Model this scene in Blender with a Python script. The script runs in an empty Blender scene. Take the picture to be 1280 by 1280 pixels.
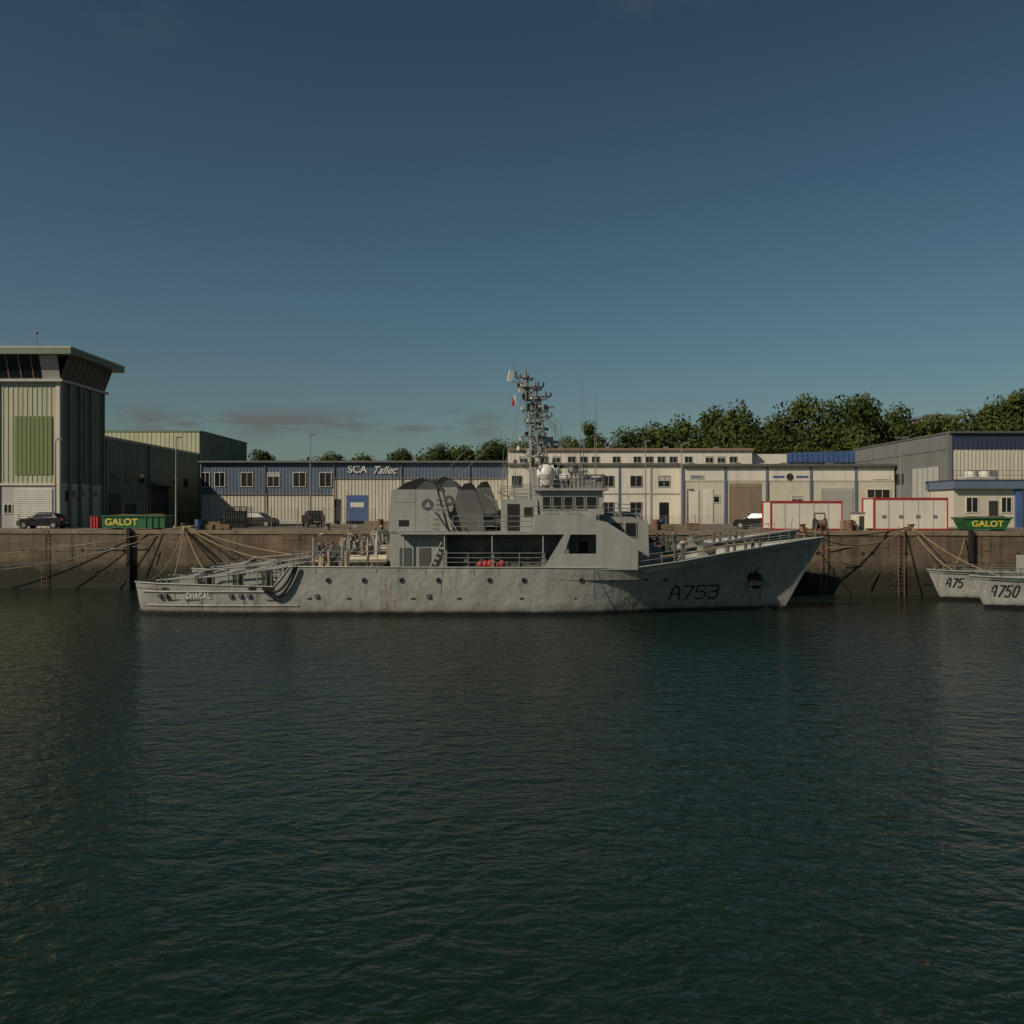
import bpy, math, random
import numpy as np
from mathutils import Vector, Matrix
from mathutils.bvhtree import BVHTree
random.seed(7); np.random.seed(7)
F=1133.0; CH=6.3; QZ=4.8
def fx(u,Y): return (u-640)*Y/F          # elevation-drawing units -> metres on the facade plane at distance Y
def fz(v,Y): return CH+(640-v)*Y/F

# ---------------------------------------------------------------- materials
def nn(nt,t,**k):
    n=nt.nodes.new(t)
    for a,b in k.items(): setattr(n,a,b)
    return n
def pmat(name,col,rough=.65,var=.18,scale=.7,streak=0.,scol=(.05,.035,.02),rust=0.,bump=0.,bscale=6.,metal=0.,boot=None,tide=None,dent=0.,brick=None):
    m=bpy.data.materials.new(name); m.use_nodes=True; nt=m.node_tree; L=nt.links.new
    p=nt.nodes['Principled BSDF']; p.inputs['Roughness'].default_value=rough; p.inputs['Metallic'].default_value=metal
    tc=nn(nt,'ShaderNodeTexCoord'); co=tc.outputs['Object']
    n=nn(nt,'ShaderNodeTexNoise'); n.inputs['Scale'].default_value=scale; n.inputs['Detail'].default_value=8; n.inputs['Roughness'].default_value=.65; L(co,n.inputs['Vector'])
    mr=nn(nt,'ShaderNodeMapRange'); mr.inputs[1].default_value=.3; mr.inputs[2].default_value=.7; mr.inputs[3].default_value=1-var; mr.inputs[4].default_value=1+var; L(n.outputs['Fac'],mr.inputs[0])
    vm=nn(nt,'ShaderNodeVectorMath',operation='SCALE'); vm.inputs[0].default_value=col; L(mr.outputs[0],vm.inputs['Scale']); out=vm.outputs[0]
    def mixc(a,fac,c):
        x=nn(nt,'ShaderNodeMix',data_type='RGBA'); L(fac,x.inputs[0]); L(a,x.inputs[6])
        if isinstance(c,tuple): x.inputs[7].default_value=(*c,1)
        else: L(c,x.inputs[7])
        return x.outputs[2]
    def mask(sc,lo,hi,amt,det=4,off=0):
        mp=nn(nt,'ShaderNodeMapping'); mp.inputs['Scale'].default_value=sc; mp.inputs['Location'].default_value=(off,off,off); L(co,mp.inputs[0])
        q=nn(nt,'ShaderNodeTexNoise'); q.inputs['Scale'].default_value=1; q.inputs['Detail'].default_value=det; L(mp.outputs[0],q.inputs['Vector'])
        r=nn(nt,'ShaderNodeMapRange'); r.inputs[1].default_value=lo; r.inputs[2].default_value=hi; r.inputs[4].default_value=amt; L(q.outputs['Fac'],r.inputs[0]); return r.outputs[0]
    if brick:
        mp=nn(nt,'ShaderNodeMapping'); mp.inputs['Rotation'].default_value=(math.radians(90),0,0); L(co,mp.inputs[0])
        b=nn(nt,'ShaderNodeTexBrick'); b.inputs['Scale'].default_value=1; b.inputs['Brick Width'].default_value=brick[0]; b.inputs['Row Height'].default_value=brick[1]; b.inputs['Mortar Size'].default_value=.02
        b.inputs['Color1'].default_value=(.8,.8,.8,1); b.inputs['Color2'].default_value=(1.1,1.08,1.05,1); b.inputs['Mortar'].default_value=(.6,.6,.6,1); L(mp.outputs[0],b.inputs[0])
        x=nn(nt,'ShaderNodeMix',data_type='RGBA',blend_type='MULTIPLY'); x.inputs[0].default_value=1; L(out,x.inputs[6]); L(b.outputs[0],x.inputs[7]); out=x.outputs[2]
    if streak: out=mixc(out,mask((2.2,2.2,.18),.5,.72,streak),scol)
    if rust:
        a=mask((2.2,2.2,.2),.60,.76,rust,6,3.3); out=mixc(out,a,(.19,.088,.034))
        a=mask((3.5,3.5,3.5),.66,.73,rust,6,9.1); out=mixc(out,a,(.13,.055,.025))
    if boot or tide:
        sp=nn(nt,'ShaderNodeSeparateXYZ'); L(co,sp.inputs[0])
        z0,z1,c=(boot or tide)
        n3=nn(nt,'ShaderNodeTexNoise'); n3.inputs['Scale'].default_value=1.5; n3.inputs['Detail'].default_value=6; L(co,n3.inputs['Vector'])
        def zmask(amp,a,b,k):
            ad=nn(nt,'ShaderNodeMath',operation='MULTIPLY_ADD'); ad.inputs[1].default_value=amp; L(n3.outputs['Fac'],ad.inputs[0]); L(sp.outputs[2],ad.inputs[2])
            r=nn(nt,'ShaderNodeMapRange'); r.inputs[1].default_value=a; r.inputs[2].default_value=b; r.inputs[3].default_value=k; r.inputs[4].default_value=0; L(ad.outputs[0],r.inputs[0]); return r.outputs[0]
        if boot: out=mixc(out,zmask(1.1,.6,1.3,.7),(.12,.085,.055))
        out=mixc(out,zmask(.12 if boot else 1.6,z0,z1,1),c)
    L(out,p.inputs['Base Color'])
    if bump or dent:
        bn=nn(nt,'ShaderNodeTexNoise'); bn.inputs['Scale'].default_value=bscale; bn.inputs['Detail'].default_value=6; L(co,bn.inputs['Vector'])
        bp=nn(nt,'ShaderNodeBump'); bp.inputs['Strength'].default_value=bump or .001; bp.inputs['Distance'].default_value=.05; L(bn.outputs['Fac'],bp.inputs['Height'])
        if dent:
            dn=nn(nt,'ShaderNodeTexNoise'); dn.inputs['Scale'].default_value=.9; dn.inputs['Detail'].default_value=2; L(co,dn.inputs['Vector'])
            b2=nn(nt,'ShaderNodeBump'); b2.inputs['Strength'].default_value=dent; b2.inputs['Distance'].default_value=.25; L(dn.outputs['Fac'],b2.inputs['Height']); L(bp.outputs[0],b2.inputs['Normal']); L(b2.outputs[0],p.inputs['Normal'])
        else: L(bp.outputs[0],p.inputs['Normal'])
    return m
M={}
M['hull']=pmat('hull_grey_paint',(.262,.262,.245),.5,.12,.5,.38,(.13,.115,.095),.6,.12,5,boot=(.24,.40,(.012,.012,.013)),dent=.45)
M['ship']=pmat('ship_grey_paint',(.27,.272,.258),.5,.09,.8,.25,(.13,.12,.10),.4,.1,8,dent=.1)
M['shipm']=pmat('ship_shade_grey',(.10,.10,.096),.6,.2,.9,.4,(.06,.05,.04),.3)  # darker ship grey; carries painted shade on recessed walls, plain colour on fittings
M['shipd']=pmat('ship_dark_grey',(.065,.068,.068),.6,.2,1,.2)
M['deck']=pmat('deck_paint',(.10,.105,.095),.8,.3,1.5,0,bump=.2)
M['black']=pmat('black_paint',(.010,.010,.011),.9,.2,2)
M['mast']=pmat('mast_paint',(.20,.20,.188),.5,.2,2,.2,rust=.2)
M['wht']=pmat('white_gelcoat',(.60,.585,.53),.45,.08,1.5,.15)
M['raft']=pmat('cream_canister',(.50,.43,.31),.5,.1,2,.2)
M['tan']=pmat('canvas_cover',(.27,.21,.14),.9,.3,2,bump=.4)
M['rustm']=pmat('rusty_machinery',(.16,.09,.05),.8,.4,2.5,.3,rust=.6,bump=.3)
M['red']=pmat('red_paint',(.34,.025,.022),.5,.2,1.5,.3)
M['glass']=pmat('dark_glass',(.012,.014,.016),.12,.2,1)
M['cglass']=pmat('car_glass',(.015,.018,.02),.15,.1,1)
M['num']=pmat('number_paint',(.018,.020,.024),.6,.3,3)
M['numw']=pmat('name_paint',(.66,.66,.60),.6,.2,3)
M['conc']=pmat('concrete',(.20,.165,.125),.9,.25,.5,.4,(.06,.045,.03),bump=.4)
M['quay']=pmat('quay_masonry',(.120,.088,.060),.9,.45,.45,.7,(.034,.025,.016),bump=.8,bscale=4,tide=(2.2,3.4,(.016,.015,.009)),brick=(1.9,.62))
M['cap']=pmat('quay_coping',(.18,.135,.09),.9,.35,.6,.3,bump=.4)
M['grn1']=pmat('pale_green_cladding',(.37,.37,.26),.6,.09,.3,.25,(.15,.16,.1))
M['grn2']=pmat('olive_panel',(.135,.165,.06),.6,.08,.4,.2)
M['grn3']=pmat('green_and_shade_cladding',(.155,.185,.125),.6,.15,.25,.35,(.07,.085,.05))  # hangar green; on tower and warehouse sides it paints in their shade
M['grn4']=pmat('green_trim',(.12,.165,.11),.6,.1,.4)
M['cream']=pmat('cream_cladding',(.51,.47,.385),.6,.08,.3,.25,(.22,.18,.12))
M['blue']=pmat('blue_cladding',(.105,.14,.20),.5,.12,.4,.2)
M['navy']=pmat('navy_cladding',(.035,.048,.09),.5,.12,.4,.15)
M['blue2']=pmat('blue_paint',(.055,.105,.24),.5,.15,.6,.2)
M['white']=pmat('white_render',(.60,.56,.48),.8,.08,.4,.3,(.25,.21,.16))
M['lgrey']=pmat('light_grey_cladding',(.36,.355,.33),.6,.09,.4,.25,(.2,.18,.15))
M['mgrey']=pmat('mid_grey_cladding',(.15,.155,.155),.6,.1,.4,.25)
M['roof']=pmat('roof_grey',(.10,.095,.088),.8,.2,.4)
M['rooft']=pmat('terracotta_coping',(.24,.15,.10),.8,.2,.4)
M['dgrey']=pmat('dark_steel',(.028,.028,.027),.6,.2,1)
M['door']=pmat('door_tan',(.23,.18,.12),.7,.1,.5,.3)
M['gskip']=pmat('green_skip_paint',(.012,.095,.036),.55,.25,1.2,.35,rust=.5)
M['yell']=pmat('yellow_lettering',(.62,.52,.07),.6,.15,2)
M['steel']=pmat('galvanised_steel',(.26,.255,.24),.5,.15,2,metal=.3)
M['carb']=pmat('car_paint_black',(.010,.010,.012),.42,.1,1)
M['tyre']=pmat('tyre_rubber',(.012,.012,.012),.9,.2,4)
M['bark']=pmat('bark',(.06,.045,.03),.9,.3,2,bump=.5)
M['rope1']=pmat('rope_tan',(.24,.18,.10),.9,.2,3)
M['rope2']=pmat('rope_blue',(.11,.15,.17),.9,.2,3)
M['rope3']=pmat('rope_dark',(.03,.026,.02),.9,.2,3)
M['wood']=pmat('wood',(.20,.14,.085),.85,.3,3,bump=.3)
M['grass']=pmat('hill_grass',(.035,.045,.016),.95,.4,.06,bump=.5)
M['ground']=pmat('quay_ground',(.115,.095,.073),.92,.35,.22,0,bump=.3,bscale=3)
M['line']=pmat('road_marking',(.45,.43,.37),.8,.3,2)
def leafmat():
    m=bpy.data.materials.new('foliage'); m.use_nodes=True; nt=m.node_tree; L=nt.links.new; p=nt.nodes['Principled BSDF']; p.inputs['Roughness'].default_value=.8; p.inputs['Specular IOR Level'].default_value=.2
    g=nn(nt,'ShaderNodeNewGeometry'); tc=nn(nt,'ShaderNodeTexCoord'); n=nn(nt,'ShaderNodeTexNoise'); n.inputs['Scale'].default_value=.12; n.inputs['Detail'].default_value=3; L(tc.outputs['Object'],n.inputs['Vector'])
    a=nn(nt,'ShaderNodeMath',operation='MULTIPLY_ADD'); a.inputs[1].default_value=.4; L(g.outputs['Random Per Island'],a.inputs[0]); 
    b=nn(nt,'ShaderNodeMath',operation='MULTIPLY'); b.inputs[1].default_value=.9; L(n.outputs['Fac'],b.inputs[0]); L(b.outputs[0],a.inputs[2])
    r=nn(nt,'ShaderNodeValToRGB'); r.color_ramp.elements[0].position=.3; r.color_ramp.elements[0].color=(.020,.034,.009,1); r.color_ramp.elements[1].position=.95; r.color_ramp.elements[1].color=(.075,.096,.020,1); L(a.outputs[0],r.inputs[0]); L(r.outputs[0],p.inputs['Base Color'])
    return m
M['leaf']=leafmat()

# ---------------------------------------------------------------- geometry collector
class G:
    def __init__(s,name,origin=(0,0,0)): s.name=name; s.o=Vector(origin); s.p={}; s.meshes=None; s.texts=[]
    def add(s,part,mat,vs,fs,sm=False):
        p=s.p.setdefault(part,dict(v=[],f=[],m=[],s=[],mats=[]))
        if mat not in p['mats']: p['mats'].append(mat)
        mi=p['mats'].index(mat); k=len(p['v']); p['v']+= [tuple(Vector(v)-s.o) for v in vs]
        for f in fs: p['f'].append([i+k for i in f]); p['m'].append(mi); p['s'].append(sm)
    def box(s,part,mat,x0,x1,y0,y1,z0,z1):
        v=[(x,y,z) for x in (x0,x1) for y in (y0,y1) for z in (z0,z1)]
        s.add(part,mat,v,[(0,1,3,2),(4,6,7,5),(0,4,5,1),(2,3,7,6),(0,2,6,4),(1,5,7,3)])
    def obox(s,part,mat,c,size,rz=0,rx=0,ry=0):
        R=Matrix.Rotation(rz,3,'Z')@Matrix.Rotation(ry,3,'Y')@Matrix.Rotation(rx,3,'X')
        v=[Vector(c)+R@Vector((a*size[0]/2,b*size[1]/2,d*size[2]/2)) for a in(-1,1) for b in(-1,1) for d in(-1,1)]
        s.add(part,mat,v,[(0,1,3,2),(4,6,7,5),(0,4,5,1),(2,3,7,6),(0,2,6,4),(1,5,7,3)])
    def prism(s,part,mat,poly,y0,y1):     # poly in XZ
        n=len(poly); v=[(x,y0,z) for x,z in poly]+[(x,y1,z) for x,z in poly]
        s.add(part,mat,v,[list(range(n)),list(range(2*n-1,n-1,-1))]+[(i,i+n,(i+1)%n+n,(i+1)%n) for i in range(n)])
    def tube(s,part,mat,pts,r,seg=6,r1=None):
        pts=[Vector(p) for p in pts]; n=len(pts); vs=[];fs=[]
        for i,p in enumerate(pts):
            d=(pts[min(i+1,n-1)]-pts[max(i-1,0)]).normalized()
            a=d.cross(Vector((0,0,1)) if abs(d.z)<.95 else Vector((1,0,0))).normalized(); b=d.cross(a)
            rr=r if r1 is None else r+(r1-r)*i/(n-1)
            for k in range(seg):
                t=2*math.pi*k/seg; vs.append(p+a*math.cos(t)*rr+b*math.sin(t)*rr)
        for i in range(n-1):
            for k in range(seg): fs.append((i*seg+k,i*seg+(k+1)%seg,(i+1)*seg+(k+1)%seg,(i+1)*seg+k))
        s.add(part,mat,vs,fs,True)
        s.add(part,mat,vs[:seg],[list(range(seg-1,-1,-1))]); s.add(part,mat,vs[-seg:],[list(range(seg))])
    def sph(s,part,mat,c,r,sc=(1,1,1),n=12,m=8):
        vs=[];fs=[]
        for i in range(m+1):
            ph=math.pi*i/m
            for j in range(n):
                t=2*math.pi*j/n; vs.append((c[0]+r*sc[0]*math.sin(ph)*math.cos(t),c[1]+r*sc[1]*math.sin(ph)*math.sin(t),c[2]+r*sc[2]*math.cos(ph)))
        for i in range(m):
            for j in range(n): fs.append((i*n+j,(i+1)*n+j,(i+1)*n+(j+1)%n,i*n+(j+1)%n))
        s.add(part,mat,vs,fs,True)
    def rail(s,part,mat,pts,h=1.0,rows=3,r=.022,step=1.3):
        pts=[Vector(p) for p in pts]
        for k in range(1,rows+1): s.tube(part,mat,[p+Vector((0,0,h*k/rows)) for p in pts],r,4)
        for a,b in zip(pts,pts[1:]):
            n=max(1,int((b-a).length/step))
            for i in range(n+1):
                q=a.lerp(b,i/n); s.tube(part,mat,[q,q+Vector((0,0,h))],r*1.1,4)
    def text(s,part,mat,body,loc,size,rz=0,shear=0,ext=.01,sx=1,bold=0):
        s.texts.append((part,mat,body,Vector(loc)-s.o,size,rz,shear,ext,sx,bold))
    def win(s,x0,x1,z0,z1,y,frame='white',d=.06,mul=1):
        t=.07
        s.box('window_glass','glass',x0,x1,y-.012,y+.05,z0,z1)
        for a,b,c,e in ((x0-t,x0,z0-t,z1+t),(x1,x1+t,z0-t,z1+t),(x0,x1,z1,z1+t),(x0,x1,z0-t,z0)): s.box('window_frames',frame,a,b,y-d,y+.05,c,e)
        for i in range(1,mul+1):
            q=x0+(x1-x0)*i/(mul+1); s.box('window_frames',frame,q-.025,q+.025,y-d+.01,y-.018,z0,z1)
        if random.random()<.4: s.box('window_blinds','lgrey',x0+.01,x1-.01,y-.016,y-.0125,z1-random.uniform(.15,.5)*(z1-z0),z1-.01)
    def ribs(s,part,mat,x0,x1,y,z0,z1,step=.5,w=.09,d=.045):
        x=x0+step/2
        while x<x1-w: s.box(part,mat,x,x+w,y-d,y+.01,z0,z1); x+=step
    def ribsx(s,part,mat,X,y0,y1,z0,z1,sgn=1,step=.5,w=.09,d=.045):
        y=y0+step/2
        while y<y1-w:
            a,b=sorted((X-sgn*.01,X+sgn*d)); s.box(part,mat,a,b,y,y+w,z0,z1); y+=step
    def finish(s,loc=None,rz=0,single=False,skip=()):
        loc=Vector(loc) if loc is not None else s.o
        if s.meshes is None:
            s.meshes={}
            for k,p in s.p.items():
                me=bpy.data.meshes.new(s.name+'_'+k); me.from_pydata(p['v'],[],p['f'])
                for m in p['mats']: me.materials.append(M[m])
                me.polygons.foreach_set('material_index',p['m']); me.polygons.foreach_set('use_smooth',p['s']); me.update(); s.meshes[k]=me
        col=bpy.context.scene.collection
        if single and len(s.meshes)==1 and not s.texts:
            o=bpy.data.objects.new(s.name,list(s.meshes.values())[0]); o.location=loc; o.rotation_euler=(0,0,rz); col.objects.link(o); return o
        e=bpy.data.objects.new(s.name,None); e.location=loc; e.rotation_euler=(0,0,rz); e.empty_display_size=.5; col.objects.link(e)
        for k,me in s.meshes.items():
            if k in skip: continue
            o=bpy.data.objects.new(k,me); o.parent=e; col.objects.link(o)
        for (part,mat,body,l,size,r,sh,ext,sx,bold) in s.texts:
            c=bpy.data.curves.new(part,'FONT'); c.body=body; c.size=size; c.extrude=ext; c.shear=sh; c.align_x='CENTER'; c.align_y='CENTER'; c.offset=bold; c.materials.append(M[mat])
            o=bpy.data.objects.new(part,c); o.location=l; o.rotation_euler=(math.pi/2,0,r); o.scale=(sx,1,1); o.parent=e; col.objects.link(o)
        return e

# ---------------------------------------------------------------- water, ground, quay
def sheet(name,pts,mat):
    me=bpy.data.meshes.new(name); me.from_pydata(pts,[],[list(range(len(pts)))]); me.materials.append(mat); o=bpy.data.objects.new(name,me); bpy.context.scene.collection.objects.link(o); return o
def watermat():
    m=bpy.data.materials.new('harbour_water'); m.use_nodes=True; nt=m.node_tree; L=nt.links.new; p=nt.nodes['Principled BSDF']
    p.inputs['Base Color'].default_value=(.007,.017,.010,1); p.inputs['Roughness'].default_value=.05; p.inputs['IOR'].default_value=1.31
    tc=nn(nt,'ShaderNodeTexCoord')
    prev=None
    for sc,rot,dist,st,dt in (((.13,.2,1),.3,.22,.5,2),((1.1,1.5,1),-.2,.20,.65,3),((3.0,4.2,1),.4,.075,.7,4)):
        mp=nn(nt,'ShaderNodeMapping'); mp.inputs['Scale'].default_value=sc; mp.inputs['Rotation'].default_value=(0,0,rot); L(tc.outputs['Object'],mp.inputs[0])
        n=nn(nt,'ShaderNodeTexNoise'); n.inputs['Scale'].default_value=1; n.inputs['Detail'].default_value=dt; n.inputs['Distortion'].default_value=.6; L(mp.outputs[0],n.inputs['Vector'])
        b=nn(nt,'ShaderNodeBump'); b.inputs['Strength'].default_value=st; b.inputs['Distance'].default_value=dist; L(n.outputs['Fac'],b.inputs['Height'])
        if prev: L(prev.outputs[0],b.inputs['Normal'])
        prev=b
    L(prev.outputs[0],p.inputs['Normal']); return m
sheet('harbour_water',[(-1500,-1500,0),(1500,-1500,0),(1500,120,0),(-1500,120,0)],watermat())
def qy(x): return 71.5-.09*x
sheet('quay_ground',[(-700,qy(-700)+.6,QZ),(400,qy(400)+.6,QZ),(1500,400,QZ),(1500,2500,QZ),(-1500,2500,QZ),(-1500,qy(-700)+.6,QZ)],M['ground'])
q=G('quay_wall',(0,71.5,0)); ang=math.atan(-.09)
a=200.0
q.box('masonry','quay',-a,a,71.5,72.3,-2,QZ-.28)
q.box('coping','cap',-a,a,71.42,72.7,QZ-.28,QZ+.02)
for i in range(-30,31): q.box('coping_joints','dgrey',i*3.2-.012,i*3.2+.012,71.413,71.43,QZ-.27,QZ+.021)
random.seed(3)
for i in range(60):
    x=random.uniform(-50,50); z=random.uniform(.6,4.2); w=random.uniform(.4,1.6); q.box('projecting_blocks','quay',x,x+w,71.44+random.uniform(0,.04),71.6,z,z+random.choice([.3,.6]))
for i in range(26): x=random.uniform(-50,50); q.box('drain_holes','black',x,x+.25,71.49,71.6,3.0,3.25)
q.finish(rz=ang)

def pile(x,w=.28):
    g=G('timber_fender_pile',(x,qy(x),0)); g.obox('pile','black',(x,qy(x)-.25,2.2),(w,w,5.6),ang); g.obox('pile','rustm',(x,qy(x)-.14,4.2),(w*1.6,.2,.12),ang); g.finish(single=True)
for x in (-31.3,34.5,42,-47): pile(x)
def ladder(x):
    g=G('quay_ladder',(x,qy(x),0))
    for d in (-.22,.22): g.tube('ladder','rustm',[(x+d,qy(x)-.2,0),(x+d,qy(x)-.2,QZ+.4)],.03)
    for i in range(15): g.tube('ladder','rustm',[(x-.22,qy(x)-.2,.3+i*.3),(x+.22,qy(x)-.2,.3+i*.3)],.018,4)
    g.finish(single=True)
for x in (-38.6,23.8,29.5): ladder(x)
def bollard(x):
    y=qy(x)+.75; g=G('mooring_bollard',(x,y,QZ)); g.tube('body','rustm',[(x,y,QZ),(x,y,QZ+.1),(x,y,QZ+.1),(x,y,QZ+.5)],.2,10); g.tube('body','rustm',[(x,y,QZ+.5),(x,y,QZ+.58)],.3,10); g.tube('body','rustm',[(x,y,QZ),(x,y,QZ+.06)],.36,10); g.finish(single=True)
for x in (-27,-15,22.5,30.6,-44): bollard(x)

# ---------------------------------------------------------------- the ship
st=[(-23.3,2.7,2.0,-23.0,2.5),(-22.8,3.2,2.0,-22.3,3.0),(-21.5,3.6,1.95,-20.5,3.4),(-18,3.7,1.85,-18,3.6),(-14.5,3.7,1.75,-14.5,3.65),(-14.1,3.7,2.2,-14.1,3.65),(-13.5,3.7,2.98,-13.5,3.65),
(-8,3.7,2.95,-8,3.65),(-3,3.7,2.93,-3,3.65),(2,3.7,2.92,2,3.6),(5,3.7,2.9,4.5,3.35),(7.8,3.6,2.95,7,2.6),(10.5,3.25,3.3,9.5,1.75),(13.2,2.6,3.75,12,1.0),(15.8,1.8,4.12,14.3,.5),(18.2,.85,4.44,16.2,.22),(20.2,.05,4.68,17.6,.03)]
S=G('naval_ship')
rows=[]
for xd,bd,zd,xw,bw in st:
    r=[(xw,0,-1.5),(xw,bw*.7,-1.2),(xw,bw*.97,-.4)]
    for t in (0,.2,.4,.6,.8,1): r.append((xw+(xd-xw)*t,bw+(bd-bw)*t**1.4,zd*t))
    rows.append(r)
hv=[];hf=[]
nr=len(rows[0])
for sgn in (-1,1):
    k=len(hv)
    for r in rows: hv+=[(x,sgn*y,z) for x,y,z in r]
    for i in range(len(rows)-1):
        for j in range(nr-1):
            f=(k+i*nr+j,k+(i+1)*nr+j,k+(i+1)*nr+j+1,k+i*nr+j+1); hf.append(f if sgn<0 else f[::-1])
S.add('hull','hull',hv,hf,True)
tr=[(x,-y,z) for x,y,z in rows[0]]+[(x,y,z) for x,y,z in rows[0]][::-1]
S.add('transom','hull',tr,[list(range(len(tr)))])
bvh=BVHTree.FromPolygons([Vector(v) for v in hv],[list(f) for f in hf])
def hy(x,z):
    h=bvh.ray_cast(Vector((x,-20,z)),Vector((0,1,0))); return h[0].y if h[0] else -3.0
def decks(idx,dz):
    v=[];f=[]
    for i in idx: xd,bd,zd,_,_=st[i]; v+=[(xd,-bd+.04,zd-dz),(xd,bd-.04,zd-dz)]
    for i in range(len(idx)-1): f.append((2*i,2*i+2,2*i+3,2*i+1))
    S.add('deck','deck',v,f)
decks(range(0,5),.35); decks(range(6,12),.75); decks(range(11,17),.35)
S.box('deck','ship',-14.0,-13.9,-3.6,3.6,1.4,2.9)
for sgn in (-1,1):
    S.tube('cap_rail','ship',[(s_[0],sgn*s_[1],s_[2]) for s_ in st],.05,6)
    S.tube('rubbing_strake','ship',[(x,sgn*(abs(hy(x,1.45))+.01),1.45) for x in np.linspace(-22.6,-14.8,12)],.06,6)
    S.tube('rubbing_strake','hull',[(x,sgn*(abs(hy(x,.6))+.0),.6) for x in np.linspace(-22.4,-13,14)],.06,6)
for u in (410,455,502,548,612,655,727,765,808,835):
    x=(u-640)/20.6
    y=hy(x,2.15); S.tube('portholes','shipd',[(x,y+.05,2.15),(x,y-.045,2.15)],.17,12); S.tube('portholes','glass',[(x,y+.05,2.15),(x,y-.05,2.15)],.12,12)
for x in (-12.3,-9.9,-6,-3.2,.6,3.8,6.9):
    y=hy(x,1.0); S.box('scuppers','black',x-.14,x+.14,y-.015,y+.1,.98,1.08)
random.seed(5)
for i in range(64):
    x=random.uniform(-13,16.5) if i<52 else random.uniform(-22,-14.5)
    if 9.2<x<13.6 : continue
    z1=random.choice([2.85,2.8,2.75,2.0,1.6,1.0,.8]); 
    if x<-14: z1=random.choice([1.6,1.4,.9])
    l=random.uniform(.2,.75); l=min(l,z1-.25); w=random.uniform(.012,.045)
    y0=hy(x,z1);y1=hy(x,z1-l); S.add('rust_weeps','rustm',[(x-w,y0-.008,z1),(x+w,y0-.008,z1),(x+w*.3,y1-.008,z1-l),(x-w*.3,y1-.008,z1-l)],[(0,3,2,1)])
FONT={'A':[[(0,0),(.07,.75),(.2,1),(.4,1),(.53,.75),(.6,0)],[(.04,.4),(.56,.4)]],'7':[[(0,1),(.6,1),(.22,0)]],
'5':[[(.6,1),(.05,1),(.02,.56),(.42,.58),(.6,.42),(.6,.15),(.45,0),(.12,0),(0,.1)]],'3':[[(0,1),(.5,1),(.6,.88),(.6,.66),(.48,.56),(.2,.56)],[(.48,.56),(.6,.44),(.6,.15),(.45,0),(.12,0),(0,.12)]],
'0':[[(.15,0),(.45,0),(.6,.2),(.6,.8),(.45,1),(.15,1),(0,.8),(0,.2),(.15,0)]],'C':[[(.6,.85),(.45,1),(.15,1),(0,.8),(0,.2),(.15,0),(.45,0),(.6,.15)]],
'H':[[(0,0),(0,1)],[(.6,0),(.6,1)],[(0,.5),(.6,.5)]],'L':[[(0,1),(0,0),(.6,0)]]}
FONT['P']=[[(0,0),(.3,1),(.6,0)],[(.1,.35),(.5,.35)]]
def strokes(g,part,mat,txt,x,z,h,w,fy,shear=.12,adv=1.0,sx=1.0,gap=.26):
    lay=0
    for ch in txt:
        pls=FONT['P'] if (ch=='A' and h<.4) else FONT[ch]
        for pl in pls:
            for a,b in zip(pl,pl[1:]):
                a=Vector((a[0]*h*sx,a[1]*h));b=Vector((b[0]*h*sx,b[1]*h)); d=(b-a).normalized(); n=Vector((-d.y,d.x)); a=a-d*w*.4; b=b+d*w*.4
                lay=(lay+1)%9; off=.014+lay*.0025; m=5; vs=[]
                for i in range(m+1):
                    c=a.lerp(b,i/m)
                    for s_ in (-1,1):
                        q=c+n*s_*w/2; X=x+q.x+shear*q.y; Z=z+q.y; vs.append((X,fy(X,Z)-off,Z))
                g.add(part,mat,vs,[(2*i,2*i+1,2*i+3,2*i+2) for i in range(m)])
        x+=h*sx*.6*adv+h*gap
strokes(S,'pennant_number','num','A753',9.85,.82,.84,.1,hy,shear=.12,sx=1.25)
strokes(S,'ship_name','numw','CHACAL',-19.8,1.08,.29,.045,lambda X,Z:hy(X,Z)-.03,shear=0,sx=.95,gap=.34)
ax=15.45
S.obox('hawse_dark_patch','black',(ax,hy(ax,2.2)-.02,2.2),(.95,.22,1.25),math.radians(24),math.radians(-20))  # black patch on the plating, painting the dark of the anchor recess
S.obox('anchor','black',(ax+.05,hy(ax,2.0)-.22,2.0),(.16,.16,1.1),math.radians(22)); S.obox('anchor','rustm',(ax+.05,hy(ax,1.5)-.2,1.5),(.8,.2,.2),math.radians(22))
for d in (-.35,.35): S.obox('anchor','shipd',(ax+.05+d,hy(ax+d,1.75)-.2,1.75),(.12,.14,.5),math.radians(22),0,d*.6)
for a,b in ((-21,-20.2),(-19.9,-19.0),(-14.9,-14.1)): S.box('sponson_marks','rustm',a,b,hy(a,.95)-.06,hy(a,.95)+.1,.93,.99)
for x in (-21.6,-21.2,-17.2,-16.6,-16.1,-12,-5.2): S.box('hull_fittings','shipm',x,x+.22,hy(x,1.75 if x<-14 else 2.6)-.09,-3.0,1.1,1.32)
for x in (-21.3,-16.0,-14.9): S.box('mooring_ports','black',x,x+.45,hy(x,1.6)-.02,hy(x,1.6)+.1,1.56,1.74)
def cat(p0,p1,sag,n=14):
    p0=Vector(p0);p1=Vector(p1); return [p0.lerp(p1,i/n)-Vector((0,0,sag*4*(i/n)*(1-i/n))) for i in range(n+1)]
for k,(a,b,za,s_) in enumerate(((-15.1,-13.0,1.75,1.15),(-14.95,-13.15,1.75,.8))):
    S.tube('hanging_hoses','black',cat((a,-3.88-.05*k,za),(b,-3.88-.05*k,3.0),s_,20),.085,6)
S.tube('hanging_hoses','black',[(5,-3.8,2.9),(5,-3.84,1.2)],.02,4)
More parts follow.
